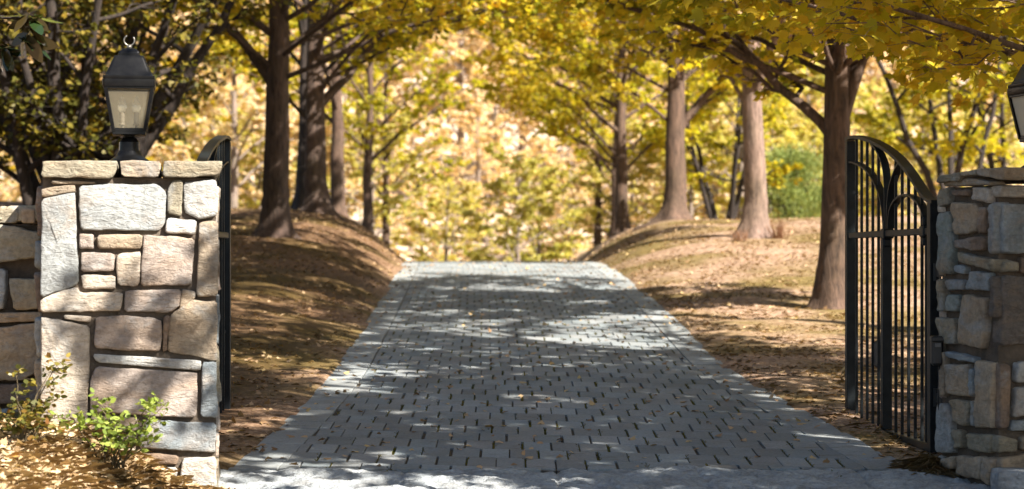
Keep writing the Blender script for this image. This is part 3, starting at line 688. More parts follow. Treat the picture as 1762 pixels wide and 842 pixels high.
# ------------------------------------------------------------------ lanterns
def rsq(o, t_, b_, h, z, rad=.18, n=5):
    """rounded square ring"""
    out = []; r = h*rad
    for cx, cy, a0 in ((1, 1, 0), (-1, 1, PI/2), (-1, -1, PI), (1, -1, 3*PI/2)):
        for k in range(n):
            a = a0+PI/2*k/(n-1); x = cx*(h-r)+r*math.cos(a); y = cy*(h-r)+r*math.sin(a)
            out.append(o+t_*x+b_*y+UP*z)
    return out
def lantern(o, ang, label):
    o = Vector(o); t_ = Vector((math.cos(ang), math.sin(ang), 0)); b_ = Vector((-math.sin(ang), math.cos(ang), 0))
    root = empty('post_lantern', tuple(o), label, 'lantern', 'lanterns on the gate piers')
    mb = MB(); prof = [(.0, -.01), (.108, -.01), (.110, .024), (.104, .030), (.098, .034), (.088, .040), (.074, .052), (.066, .060), (.064, .066), (.060, .070), (.058, .078), (.054, .082), (.052, .125), (.047, .130), (.044, .138), (.038, .145), (.030, .152), (.028, .170), (.0, .170)]
    mb.lathe(o, prof, 28); p_ = mb.build('base', M['black'], root); auto_smooth(p_, 40)
    z0, z1 = .165, .415; h0, h1 = .080, .122
    mb = MB(); mb.box(o+UP*(z0+.006), t_*(h0+.006), b_*(h0+.006), UP*.010, bev=.003)
    fr_ = mb.build('cage', M['black'], root)
    mb = MB()
    for sx in (1, -1):
        for sy in (1, -1):
            lo = o+t_*sx*h0+b_*sy*h0+UP*(z0+.012); hi = o+t_*sx*h1+b_*sy*h1+UP*z1
            w = .009
            mb.loft([[q+t_*w*i+b_*w*j for i, j in ((1, 1), (-1, 1), (-1, -1), (1, -1))] for q in (lo, hi)])
    for k, (hh, zz) in enumerate(((h0, z0+.022), (h1, z1-.006))):
        for sx, sy in ((0, 1), (0, -1), (1, 0), (-1, 0)):
            e = t_ if sx == 0 else b_; c = o+(t_*sx+b_*sy)*hh+UP*zz
            mb.box(c, e*(hh-.007), (t_*sx+b_*sy)*.007, UP*.009, bev=.002)
    mb.build('cage', M['black'], root)
    for sx, sy in ((0, 1), (0, -1), (1, 0), (-1, 0)):
        nn = t_*sx+b_*sy; e = t_ if sx == 0 else b_
        mb = MB(); a0, a1 = h0-.006, h1-.006
        lo, hi = o+nn*(h0-.002)+UP*(z0+.012), o+nn*(h1-.002)+UP*(z1-.002)
        vs = [lo-e*a0, lo+e*a0, hi+e*a1, hi-e*a1]; vs2 = [v-nn*.003 for v in vs]
        mb.add(vs+vs2, [(0, 1, 2, 3), (7, 6, 5, 4), (0, 4, 5, 1), (1, 5, 6, 2), (2, 6, 7, 3), (3, 7, 4, 0)])
        mb.build('glass_pane', M['glass' if sy == -1 else 'glass_back'], root)
    mb = MB(); R_p = [(.118, .408), (.134, .410), (.136, .416), (.136, .446), (.132, .449), (.134, .452), (.134, .466), (.127, .469), (.121, .476), (.112, .494), (.102, .516), (.092, .540), (.083, .560), (.078, .572), (.074, .576), (.058, .577), (.058, .583), (.054, .586), (.054, .596), (.052, .600), (.046, .604), (.036, .614), (.022, .620), (.010, .622)]
    mb.loft([rsq(o, t_, b_, h, z, .12 if z < .47 else .2) for h, z in R_p]); rf = mb.build('roof', M['black'], root); auto_smooth(rf, 38)
    mb = MB(); mb.lathe(o, [(0, .618), (.014, .62), (.015, .63), (.009, .638), (0, .64)], 14); mb.build('finial_knob', M['brass'], root, True)
    mb = MB(); rr = .027
    mb.tube([o+t_*(rr*math.cos(a))+b_*(.0)+UP*(.662+rr*math.sin(a)) for a in np.linspace(math.radians(-245), math.radians(40), 22)], .0042, 8); mb.build('ring', M['brass'], root, True)
    for s_ in (-1, 1):
        c = o+t_*(s_*.036)+b_*(.008*s_)
        mb = MB(); mb.tube([o+UP*(z0+.02)+t_*(.004*s_), o+t_*(.02*s_)+UP*(z0+.022), c+UP*(z0+.034), c+UP*(z0+.052)], .008, 8)
        mb.lathe(c, [(0, z0+.05), (.017, z0+.05), (.017, z0+.056), (.0135, z0+.058), (.0135, z0+.118), (0, z0+.118)], 14)
        cd = mb.build('candle', M['sleeve'], root); auto_smooth(cd, 35)
        mb = MB(); mb.lathe(c, [(0, z0+.118), (.013, z0+.119), (.020, z0+.128), (.024, z0+.140), (.0235, z0+.156), (0, z0+.157)], 16); mb.build('bulb', M['bulb'], cd, True)
        mb = MB(); mb.lathe(c, [(.0235, z0+.157), (.0205, z0+.168), (.015, z0+.18), (.009, z0+.196), (.003, z0+.206), (0, z0+.208)], 16); mb.build('bulb_tip', M['clear'], cd, True)
    return root
lc = ctr+Tr*-.012
lantern((lc.x, lc.y, CAPTOP-.004), math.radians(9), 'whole black coach lantern with two candle bulbs on the sunlit pier')
zc = EYE+(453-288)/F*11.0
lantern((2.80, 11.37, zc-.01), math.radians(14), 'black lantern cut off by the photo edge on top of the shaded pier')

# ------------------------------------------------------------------ trees
LEAF = np.array([(0, 0), (.16, .02), (.30, .0), (.34, .14), (.52, .26), (.36, .40), (.40, .62), (.20, .58), (.12, .74), (0, 1.0), (-.12, .74), (-.20, .58), (-.40, .62), (-.36, .40), (-.52, .26), (-.34, .14), (-.30, .0), (-.16, .02)])
HEX = np.array([(0, 0), (.34, .18), (.42, .5), (.16, .78), (0, 1.0), (-.16, .78), (-.42, .5), (-.34, .18)])
OVAL = np.array([(0, 0), (.17, .18), (.24, .42), (.2, .68), (.09, .9), (0, 1.0), (-.09, .9), (-.2, .68), (-.24, .42), (-.17, .18)])
def unit(v): return v/np.maximum(np.linalg.norm(v, axis=-1, keepdims=True), 1e-9)
def leaf_mesh(name, rs, pos, dirs, size, shape, tilt=.5, droop=.3, upbias=1.0, curl=.25):
    k = len(pos); n = len(shape)
    up = np.zeros((k, 3)); up[:, 2] = upbias
    nrm = unit(up+rs.normal(0, tilt, (k, 3)))
    d = dirs.copy(); d[:, 2] -= droop; d += rs.normal(0, .35, (k, 3)); d = unit(d)
    nrm = unit(nrm-d*np.sum(nrm*d, 1, keepdims=True)); x = np.cross(d, nrm)
    s = size*rs.uniform(.65, 1.25, k)
    lx, ly = shape[:, 0], shape[:, 1]; lz = -curl*np.abs(lx)*1.2-curl*.6*(ly-.4)**2
    cz = rs.uniform(.2, 1.6, k)
    V = pos[:, None, :]+s[:, None, None]*(x[:, None, :]*lx[None, :, None]+d[:, None, :]*ly[None, :, None]+nrm[:, None, :]*(lz[None, :, None]*cz[:, None, None]))
    return np_mesh(name, V.reshape(-1, 3), n, k, False, {'rnd': ('FACE', rs.rand(k))})
def tubes(P, R, ns):
    B, K, _ = P.shape
    T = np.empty_like(P); T[:, 1:-1] = P[:, 2:]-P[:, :-2]; T[:, 0] = P[:, 1]-P[:, 0]; T[:, -1] = P[:, -1]-P[:, -2]; T = unit(T)
    ref = np.where((np.abs(unit(P[:, -1]-P[:, 0])[:, 2]) > .75)[:, None, None], np.array([1., 0, 0]), np.array([0, 0, 1.]))
    U = unit(np.cross(T, np.broadcast_to(ref, T.shape))); Vv = np.cross(T, U)
    a = np.arange(ns)*2*PI/ns
    ring = P[:, :, None, :]+R[:, :, None, None]*(np.cos(a)[None, None, :, None]*U[:, :, None, :]+np.sin(a)[None, None, :, None]*Vv[:, :, None, :])
    idx = np.arange(B*K*ns).reshape(B, K, ns); nx_ = np.roll(idx, -1, 2)
    f = np.stack([idx[:, :-1], nx_[:, :-1], nx_[:, 1:], idx[:, 1:]], -1).reshape(-1, 4)
    return ring.reshape(-1, 3), f
def grow_kids(rs, P, R, K, f0, f1, ang, lenf, emul, eadd, Np, droop, rmul=.55, rmin=.003):
    B, Kp, _ = P.shape
    f = f0+(f1-f0)*(np.arange(K)[None]+rs.rand(B, K)*.9)/K
    x = np.clip(f*(Kp-1), 0, Kp-1.001); i = x.astype(int); w = (x-i)[..., None]; bi = np.arange(B)[:, None]
    pos = P[bi, i]*(1-w)+P[bi, i+1]*w; tan = unit(P[bi, i+1]-P[bi, i]); rad = R[bi, i]*(1-w[..., 0])+R[bi, i+1]*w[..., 0]
    tan = tan+rs.normal(0, .12, tan.shape)
    side = np.where((np.arange(K)[None]+rs.randint(0, 2, (B, 1))) % 2 == 0, 1., -1.)
    yaw = side*(ang+rs.normal(0, .22, (B, K)))
    cx, sx = np.cos(yaw), np.sin(yaw)
    d = np.stack([tan[..., 0]*cx-tan[..., 1]*sx, tan[..., 0]*sx+tan[..., 1]*cx, tan[..., 2]*emul+eadd+rs.normal(0, .14, (B, K))], -1)
    steep = np.clip(1.6*(np.abs(tan[..., 2])-.6), 0, 1)[..., None]; az = rs.rand(B, K)*2*PI
    d = unit(d+steep*np.stack([np.cos(az), np.sin(az), -.3+0*az], -1))
    pl = np.linalg.norm(np.diff(P, axis=1), axis=2).sum(1)[:, None]
    Lc = lenf(pl, f)*rs.uniform(.7, 1.25, (B, K))
    s = np.linspace(0, 1, Np)
    Q = pos[:, :, None, :]+d[:, :, None, :]*(Lc[..., None]*s)[..., None]
    Q[..., 2] += -droop*Lc[..., None]*s**2
    wig = np.cumsum(rs.normal(0, .05, Q.shape), axis=2)*Lc[..., None, None]; wig[:, :, 0] = 0; Q = Q+wig
    r0 = np.maximum(rad*rmul, rmin)
    RR = r0[..., None]*(1-.75*s)
    return Q.reshape(B*K, Np, 3), RR.reshape(B*K, Np)
def make_tree(seed, H=9.5, r0=.2, z0=1.8, nl=15, Rm=4.0, limbs=(), leaf=.105, shape=LEAF, twigs=9, leaves=10, subs=11, stems=None, flare=1.0, lean=0, up=1.0, gap_low=False, leaf_scale_far=1):
    rs = np.random.RandomState(seed)
    Vs, Fs = [], []; base = 0
    def put(P, R, ns):
        nonlocal base
        v, f = tubes(P, R, ns); Vs.append(v); Fs.append(f+base); base += len(v)
    LP, LR = [], []
    NL = 10
    def limb(p, az, ln, el, rad):
        s = np.linspace(0, 1, NL); pts = [np.array(p)]
        e = el; a = az
        for k in range(1, NL):
            e = e*.93+.02; a += rs.normal(0, .1)
            e_ = e+rs.normal(0, .07)
            pts.append(pts[-1]+ln/(NL-1)*np.array([math.cos(a)*math.cos(e_), math.sin(a)*math.cos(e_), math.sin(e_)]))
        LP.append(np.array(pts)); LR.append(rad*(1-.82*s)+.004)
    if stems is None:
        K = 26; zz = np.concatenate([np.linspace(-.35, .6, 12), np.linspace(.75, H, K-12)])
        wob = np.cumsum(rs.normal(0, .018, (K, 2)), axis=0)*np.linspace(0, 1, K)[:, None]*1.5
        cx = wob[:, 0]+lean*np.maximum(zz, 0)/H; cy = wob[:, 1]
        rr = r0*(1-.80*np.clip(zz/H, 0, 1)**.85); ns = 22
        th = np.arange(ns)*2*PI/ns; ph = rs.rand(3)*2*PI
        ring = []
        for k in range(K):
            fl = flare*math.exp(-max(zz[k], -.1)/.16)
            lob = 1+.045*np.sin(3*th+ph[0]+zz[k]*.8)+.03*np.sin(7*th+ph[1]-zz[k])+fl*(.55+.42*np.maximum(np.sin(5*th+ph[2]), -.3))
            q = rr[k]*lob
            ring.append(np.stack([cx[k]+q*np.cos(th), cy[k]+q*np.sin(th), np.full(ns, zz[k])], -1))
        v = np.concatenate(ring); idx = np.arange(K*ns).reshape(K, ns); nx_ = np.roll(idx, -1, 1)
        Vs.append(v); Fs.append(np.stack([idx[:-1], nx_[:-1], nx_[1:], idx[1:]], -1).reshape(-1, 4)); base += len(v)
        ctr_at = lambda z: np.array([np.interp(z, zz, cx), np.interp(z, zz, cy), z]); rad_at = lambda z: float(np.interp(z, zz, rr))
        for (zl, az, ln, el, rad) in limbs: limb(ctr_at(zl), math.radians(az), ln, math.radians(el), rad if rad > .06 else rad*.62)
        for k in range(nl):
            f = (k+.5)/nl; zl = z0+.35+(H*.93-z0-.35)*f**1.15
            az = 2.39996*k+rs.normal(0, .25)+seed
            ln = Rm*(1-.62*f**1.4)*rs.uniform(.8, 1.15)
            limb(ctr_at(zl), az, ln, math.radians(50-8*(f < .3)+12*f)*up, min(.45*rad_at(zl), .010*ln+.010))
    else:
        for k in range(stems):
            az = 2*PI*k/stems+rs.normal(0, .3); ln = H*rs.uniform(.75, 1.1)
            p = np.array([math.cos(az)*r0*.6, math.sin(az)*r0*.6, -.3])
            s = np.linspace(0, 1, NL); pts = [p]; e = math.radians(rs.uniform(58, 82)); a = az
            for j in range(1, NL):
                a += rs.normal(0, .16); e_ = e+rs.normal(0, .12)
                pts.append(pts[-1]+ln/(NL-1)*np.array([math.cos(a)*math.cos(e_), math.sin(a)*math.cos(e_), math.sin(e_)]))
            P = np.array(pts); R = r0*.42*rs.uniform(.75, 1.2)*(1-.85*s)+.006
            put(P[None], R[None], 9)
            for zf in np.linspace(.3, .95, nl):
                x = zf*(NL-1); i = int(min(x, NL-2)); q = P[i]+(P[i+1]-P[i])*(x-i)
                limb(q, rs.rand()*2*PI, Rm*rs.uniform(.5, 1.1)*(1-.4*zf), math.radians(rs.uniform(15, 60)), R[i]*.5)
    P1, R1 = np.array(LP), np.array(LR); put(P1, R1, 7)
    P2, R2 = grow_kids(rs, P1, R1, subs, .22, .98, .75, lambda pl, f: .30*pl*(1.15-f)+.28, .75, .06, 6, .05, .6, .005); put(P2, R2, 5)
    P3, R3 = grow_kids(rs, P2, R2, twigs, .15, 1.0, .8, lambda pl, f: .22*pl+.14, .6, 0, 4, .18, .5, .0028); put(P3, R3, 3)
    # limb ends carry twigs too
    B = len(P3); f = rs.uniform(.15, 1.05, (B, leaves)); x = np.clip(f*3, 0, 2.999); i = x.astype(int); w = (x-i)[..., None]; bi = np.arange(B)[:, None]
    pos = P3[bi, i]*(1-w)+P3[bi, i+1]*w; d = unit(P3[bi, i+1]-P3[bi, i])
    yaw = rs.uniform(-1.3, 1.3, (B, leaves)); c, s = np.cos(yaw), np.sin(yaw)
    d = np.stack([d[..., 0]*c-d[..., 1]*s, d[..., 0]*s+d[..., 1]*c, d[..., 2]*.4], -1)
    pos = pos.reshape(-1, 3)+rs.normal(0, .03, (B*leaves, 3)); d = d.reshape(-1, 3)
    tm = np_mesh('trunk', np.concatenate(Vs), np.concatenate(Fs), 0, True)
    cm = leaf_mesh('crown', rs, pos, d, leaf, shape, .65, .45)
    return tm, cm
def plant(tm, cm, x, y, label, cat='tree', group=None, rz=0, s=1.0, bark='bark', leafm='gold', name='maple_tree', sz=None, dz=-.03):
    r = empty(name, (x, y, gz(x, y)+dz), label, cat, group, rz); r.scale = (s, s, sz or s)
    a = bpy.data.objects.new('trunk', tm.copy() if tm.materials and tm.materials[0] != M[bark] else tm); COL.objects.link(a); a.parent = r
    if not a.data.materials: a.data.materials.append(M[bark])
    c = bpy.data.objects.new('crown', cm.copy() if cm.materials and cm.materials[0] != M[leafm] else cm); COL.objects.link(c); c.parent = r
    if not c.data.materials: c.data.materials.append(M[leafm])
    return r
AV = 'maples lining the drive'
T = make_tree(3, 9.5, .205, 2.3, 16, 4.2, limbs=[(2.05, 168, 3.6, 52, .075), (2.3, 195, 3.8, 40, .06), (2.5, 20, 3.4, 45, .06), (2.2, -12, 5.4, 20, .055), (2.5, -48, 5.0, 24, .05), (2.7, 25, 5.2, 22, .05), (3.0, -30, 4.8, 34, .06), (3.7, -60, 4.6, 36, .06), (3.4, 8, 5.0, 32, .06), (4.4, -10, 4.6, 34, .05), (4.0, -95, 4.8, 20, .05), (4.6, -75, 5.0, 25, .05), (4.3, -120, 4.8, 22, .05), (5.0, -100, 5.0, 28, .05)], lean=.1)
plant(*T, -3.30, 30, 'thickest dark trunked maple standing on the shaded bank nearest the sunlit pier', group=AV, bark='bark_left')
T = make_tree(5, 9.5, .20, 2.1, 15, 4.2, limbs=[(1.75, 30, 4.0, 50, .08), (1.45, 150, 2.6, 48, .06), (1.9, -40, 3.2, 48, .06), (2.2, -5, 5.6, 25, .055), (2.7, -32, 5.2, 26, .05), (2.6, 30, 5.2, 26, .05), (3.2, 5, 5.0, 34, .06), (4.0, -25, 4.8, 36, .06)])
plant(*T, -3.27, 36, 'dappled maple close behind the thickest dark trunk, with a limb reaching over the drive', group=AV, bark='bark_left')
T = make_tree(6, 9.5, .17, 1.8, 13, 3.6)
plant(*T, -4.0, 41, 'slim dark maple half hidden behind the dappled trunk on the bank', group=AV, bark='bark_shade')
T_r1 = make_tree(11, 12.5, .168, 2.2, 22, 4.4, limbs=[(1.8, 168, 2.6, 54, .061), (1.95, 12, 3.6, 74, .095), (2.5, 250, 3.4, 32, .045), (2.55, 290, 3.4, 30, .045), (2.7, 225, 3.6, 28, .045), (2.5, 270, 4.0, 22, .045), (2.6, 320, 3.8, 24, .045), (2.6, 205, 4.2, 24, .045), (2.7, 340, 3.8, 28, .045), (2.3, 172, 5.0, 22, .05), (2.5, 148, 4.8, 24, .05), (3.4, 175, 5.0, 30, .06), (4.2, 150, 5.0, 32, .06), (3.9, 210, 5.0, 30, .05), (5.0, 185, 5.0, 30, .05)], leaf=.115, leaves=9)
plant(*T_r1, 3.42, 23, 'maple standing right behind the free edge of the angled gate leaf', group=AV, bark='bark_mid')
T_r2 = make_tree(12, 9.0, .195, 2.2, 15, 4.0, limbs=[(1.85, 160, 2.6, 66, .06), (1.95, 30, 2.8, 55, .06), (2.1, -60, 2.4, 60, .07), (2.4, 172, 5.0, 26, .05), (2.7, 205, 5.0, 26, .05), (3.1, 150, 5.0, 28, .05)], flare=1.3)
plant(*T_r2, 3.70, 33, 'brightly sunlit maple trunk with dry weeds at its foot on the mound', group=AV)
T_r3 = make_tree(13, 9.5, .205, 2.0, 15, 4.2, limbs=[(1.55, 10, 2.6, 58, .09), (1.7, 190, 2.8, 45, .05), (2.3, 178, 5.4, 27, .05), (2.8, 202, 5.4, 28, .05), (3.2, 165, 5.2, 28, .05)], flare=1.6)
plant(*T_r3, 2.87, 38.5, 'maple with widely flared roots and striped shade on the mound', group=AV, bark='bark_mid')
T_r4 = make_tree(14, 8.5, .17, 1.7, 18, 4.6, limbs=[(1.5, 175, 3.6, 40, .04), (1.6, 150, 4.2, 48, .05), (1.4, 20, 2.4, 50, .06), (1.75, 200, 4.0, 45, .04)], up=.9)
plant(*T_r4, 2.60, 50, 'slim maple at the mound end with many thin branches fanning over the drive', group=AV, bark='bark_mid', leafm='green')
T_a = make_tree(15, 8.5, .17, 1.5, 14, 4.0, leaf=.16, shape=HEX, twigs=5, leaves=6, subs=8)
plant(*T_a, -3.75, 46.5, 'third maple trunk on the bank, with forked limbs low down', group=AV, bark='bark_mid', leafm='green')
plant(*T_a, -3.8, 56, 'small leaning maple beyond the bank, its trunk forking just above the ground', group=AV, bark='bark_mid', rz=2.1, s=.9, leafm='green')
plant(*T_a, -3.85, 66, 'farthest small maple on the bank side, next to the crest of the drive', group=AV, rz=4.0, s=.85, leafm='lemon')
plant(*T_a, 2.78, 58, 'pale trunk just beyond the slim fanning maple', group=AV, rz=1.2, s=.95, leafm='green')
plant(*T_a, 2.62, 66, 'farthest trunk on the mound side, next to the crest of the drive', group=AV, rz=3.2, s=.85, leafm='lemon')
# shade trees just outside the frame on the mound side
T_r0 = make_tree(19, 12.5, .19, 2.6, 21, 4.6, limbs=[(2.0, 165, 4.2, 13, .045), (2.05, 182, 4.4, 12, .045), (2.3, 150, 4.2, 15, .045), (2.35, 200, 4.0, 15, .045), (2.6, 172, 4.6, 15, .045), (2.5, 225, 3.8, 15, .045), (3.4, 180, 5.2, 30, .05), (4.2, 165, 5.2, 32, .05), (4.6, 200, 5.0, 33, .05), (5.2, 182, 5.0, 30, .05)], leaf=.11, leaves=7, twigs=8, subs=10)
plant(*T_r0, 5.3, 14.8, 'maple spreading over the shaded pier from outside the picture', group=AV, rz=0, s=1.0)
T_t = make_tree(23, 13.0, .2, 4.6, 18, 4.6)
plant(*T_t, 5.9, 18.8, 'tall high crowned maple outside the picture shading the left bank', group=AV)
plant(*T_r3, 8.0, 11.2, 'maple outside the picture that shades the angled gate leaf', group=AV, rz=.8, s=1.0)
plant(*T_r2, 6.0, 9.8, 'maple outside the picture that shades the street side of the gate', group=AV, rz=.8, s=.95)
plant(*T_r1, 7.4, 6.9, 'maple outside the picture nearest the street', group=AV, rz=1.7, s=.95)
plant(*T_r1, -6.0, 20.5, 'maple outside the picture whose crown hangs over the low wall', group=AV, rz=.3, s=1.05, leafm='olive')
T_s = make_tree(44, 7.5, .14, 2.2, 11, 3.2, leaf=.11, shape=HEX, twigs=6, leaves=9, subs=8)
plant(*T_s, 2.75, 9.0, 'small thin crowned maple outside the picture dappling the sunlit pier', group=AV, s=.92, rz=1.6)
# multi-stemmed trees
T_m = make_tree(31, 5.2, .25, .5, 5, 1.8, stems=12, leaf=.09, shape=HEX, twigs=5, leaves=4, subs=6)
MG = 'dark multi stemmed trees behind the low wall'
plant(*T_m, -5.75, 27.5, 'dark many stemmed tree just left of the whole lantern, behind the low wall', group=MG, bark='bark_shade', leafm='olive', name='multi_stem_tree')
plant(*T_m, -7.6, 29.5, 'dark many stemmed tree leaning at the left photo edge behind the low wall', group=MG, bark='bark_shade', leafm='olive', name='multi_stem_tree', rz=2.2, s=1.05)
plant(*T_m, -6.6, 33.5, 'many stemmed tree standing behind the two front ones past the low wall', group=MG, bark='bark_shade', leafm='olive', name='multi_stem_tree', rz=4.4, s=1.1)
T_n = make_tree(37, 5.0, .15, .5, 5, 2.2, stems=5, leaf=.13, shape=HEX, twigs=5, leaves=5, subs=6)
plant(*T_n, 4.85, 49, 'slim forked tree standing between the flared maple and the brightly lit trunk', name='multi_stem_tree', bark='bark_shade', leafm='green', group='forked trees on the mound side')
plant(*T_n, 8.6, 42, 'forked dark tree seen over the shaded pier', name='multi_stem_tree', bark='bark_shade', leafm='gold', rz=1.3, s=1.15, group='forked trees on the mound side')
plant(*T_n, 10.4, 45, 'forked tree at the right photo edge above the shaded pier', name='multi_stem_tree', bark='bark_shade', leafm='gold', rz=3.3, s=1.1, group='forked trees on the mound side')

# far trees beyond the crest and on the hillside
rs = np.random.RandomState(77)
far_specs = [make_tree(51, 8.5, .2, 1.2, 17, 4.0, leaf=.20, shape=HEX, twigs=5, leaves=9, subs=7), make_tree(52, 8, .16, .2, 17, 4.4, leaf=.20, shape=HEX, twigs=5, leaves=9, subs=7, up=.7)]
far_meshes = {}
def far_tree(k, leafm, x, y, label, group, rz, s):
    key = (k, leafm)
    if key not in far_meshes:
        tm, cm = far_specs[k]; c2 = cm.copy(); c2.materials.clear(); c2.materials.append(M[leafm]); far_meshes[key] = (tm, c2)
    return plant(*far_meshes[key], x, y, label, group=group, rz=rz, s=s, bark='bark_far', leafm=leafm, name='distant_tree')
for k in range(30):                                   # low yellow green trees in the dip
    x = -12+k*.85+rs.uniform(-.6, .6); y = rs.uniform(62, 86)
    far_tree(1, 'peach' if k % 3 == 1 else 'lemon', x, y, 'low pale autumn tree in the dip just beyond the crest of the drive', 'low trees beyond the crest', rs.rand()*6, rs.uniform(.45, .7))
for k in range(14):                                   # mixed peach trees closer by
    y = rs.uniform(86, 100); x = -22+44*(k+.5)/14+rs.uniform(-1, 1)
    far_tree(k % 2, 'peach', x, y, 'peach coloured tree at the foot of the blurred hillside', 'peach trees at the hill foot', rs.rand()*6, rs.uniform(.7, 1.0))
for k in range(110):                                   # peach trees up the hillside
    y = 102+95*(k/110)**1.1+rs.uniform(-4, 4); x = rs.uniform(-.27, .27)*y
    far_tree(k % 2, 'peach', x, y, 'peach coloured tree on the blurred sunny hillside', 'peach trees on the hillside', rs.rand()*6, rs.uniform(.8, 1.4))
for k in range(12):
    y = rs.uniform(60, 88); x = (.09+.17*(k/12))*y+rs.uniform(-1, 1)
    far_tree(k % 2, 'lemon', x, y, 'bright yellow tree behind the mound', 'yellow trees behind the mound', rs.rand()*6, rs.uniform(.6, .9))
for k in range(9):
    y = rs.uniform(62, 85); x = -(.09+.17*(k/9))*y+rs.uniform(-1, 1)
    far_tree(0, 'gold' if k % 2 else 'peach', x, y, 'autumn tree on the slope behind the shaded bank', 'autumn trees behind the bank', rs.rand()*6, rs.uniform(.6, .9))

# feathery evergreen on the right
def bush(name, x, y, h, w, k, leaf, mat, label, cat, seed, shape=OVAL):
    rs = np.random.RandomState(seed); r = empty(name, (x, y, gz(x, y)-.05), label, cat)
    nc = 60; th = rs.rand(nc)*2*PI; zz = rs.rand(nc)**.8; rad = w*(1-zz*.72)*np.sqrt(rs.rand(nc))
    cen = np.stack([rad*np.cos(th), rad*np.sin(th), .15+zz*h*.92], -1)
    pos = cen[rs.randint(0, nc, k)]+rs.normal(0, 1, (k, 3))*np.array([.17, .17, .12])*w
    pos[:, 2] = np.abs(pos[:, 2]); d = unit(np.stack([pos[:, 0], pos[:, 1], np.full(k, .8*w)], -1))
    c = link('crown', leaf_mesh('crown', rs, pos, d, leaf, shape, .9, -.1, .6), M[mat], r)
    mb = MB()
    for j in range(5):
        a = rs.rand()*6; mb.tube([Vector((x, y, gz(x, y)-.1)), Vector((x+.2*w*math.cos(a), y+.2*w*math.sin(a), gz(x, y)+h*.4)), Vector((x+.45*w*math.cos(a), y+.45*w*math.sin(a), gz(x, y)+h*.8))], [.05*w, .03*w, .01*w], 6)
    mb.build('trunk', M['bark_shade'], r)
    return r
bush('evergreen_bush', 7.55, 58, 2.4, 1.4, 14000, .085, 'evergreen', 'bright green feathery evergreen bush between the sunlit trunk and the gate maple', 'bush', 5)

# ------------------------------------------------------------------ small plants
def sprig_bush(name, base, tips, label, cat, mat, seed, leaf=.031, leaflets=5, per=9):
    rs = np.random.RandomState(seed); base = Vector(base)
    r = empty(name, tuple(base), label, cat); mb = MB(); P_, D_ = [], []
    for tip, q in tips:
        tip = Vector(tip); b0 = base+Vector((rs.uniform(-.05, .05), rs.uniform(-.04, .04), -.03))
        mid = b0.lerp(tip, .5)+Vector((rs.uniform(-.05, .05), rs.uniform(-.03, .03), .06)); pts = []
        for k in range(9):
            s = k/8; pts.append(b0*(1-s)**2+mid*2*s*(1-s)+tip*s*s+Vector(rs.normal(0, .004, 3)))
        mb.tube(pts, list(np.linspace(.0055, .0018, 9)), 5)
        for k in range(int(per*q)):
            s = 1.03-.5*rs.rand()**1.6; x = min(s*8, 7.99); i = int(x); p = pts[i].lerp(pts[i+1], x-i)
            ax = Vector(rs.normal(0, 1, 3)); ax.z = abs(ax.z)*.4+.1; ax.normalize(); ln = rs.uniform(.04, .085)
            mb.tube([p, p+ax*ln*.6, p+ax*ln+Vector((0, 0, -.008))], [.0014, .001, .0008], 3)
            side = ax.cross(UP).normalized()
            for j in range(leaflets):
                f = 1.0 if j == leaflets-1 else .45+.4*(j//2); sg = 0 if j == leaflets-1 else (1 if j % 2 else -1)
                P_.append(p+ax*ln*f); D_.append((ax*.5+side*sg) if sg else ax)
    mb.build('stems', M['stem'], r, True)
    P_ = np.array([tuple(v-base) for v in P_]); D_ = unit(np.array([tuple(v) for v in D_]))
    link('leaves', leaf_mesh('leaves', rs, P_, D_, leaf, OVAL*np.array([1.35, 1]), .55, .15, .7), M[mat], r)
    return r
def at(px, py, Y): return ((px-881)/F*Y, Y, EYE+(453-py)/F*Y)
bx = at(195, 790, 10.25); bx = (bx[0], bx[1], gz(bx[0], bx[1]))
sprig_bush('rose_bush', bx, [(at(*p, 10.2+dy), q) for p, dy, q in (((165,690),0,1.3),((180,700),.1,1),((120,715),-.1,.9),((258,700),0,1.2),((285,700),-.1,1),((275,722),.05,1),((215,740),-.1,1.2),((240,755),-.15,1.3),((190,745),-.1,1.2),((130,735),.05,.8),((258,765),0,1.2),((200,765),-.15,1.2),((165,720),-.05,1))],
           'light green rose bush sprouting at the middle of the sunlit pier foot', 'rose bush', 'rose', 8)
bx = at(42, 790, 10.1); bx = (bx[0], bx[1], gz(bx[0], bx[1]))
sprig_bush('rose_bush', bx, [(at(*p, 10.1+dy), q) for p, dy, q in (((100,628),.05,1.1),((85,640),0,.8),((92,690),.1,1.2),((30,635),0,.5),((25,680),-.1,1.1),((10,720),.1,1.2),((60,705),0,1.2),((50,720),-.1,1.3),((75,735),0,1.1),((35,700),.1,1.2),((95,750),-.1,.7),((20,740),0,1),((105,715),.1,.8))],
           'bronze and olive rose bush with bare stems beside the low wall', 'rose bush', 'rose_dark', 9)
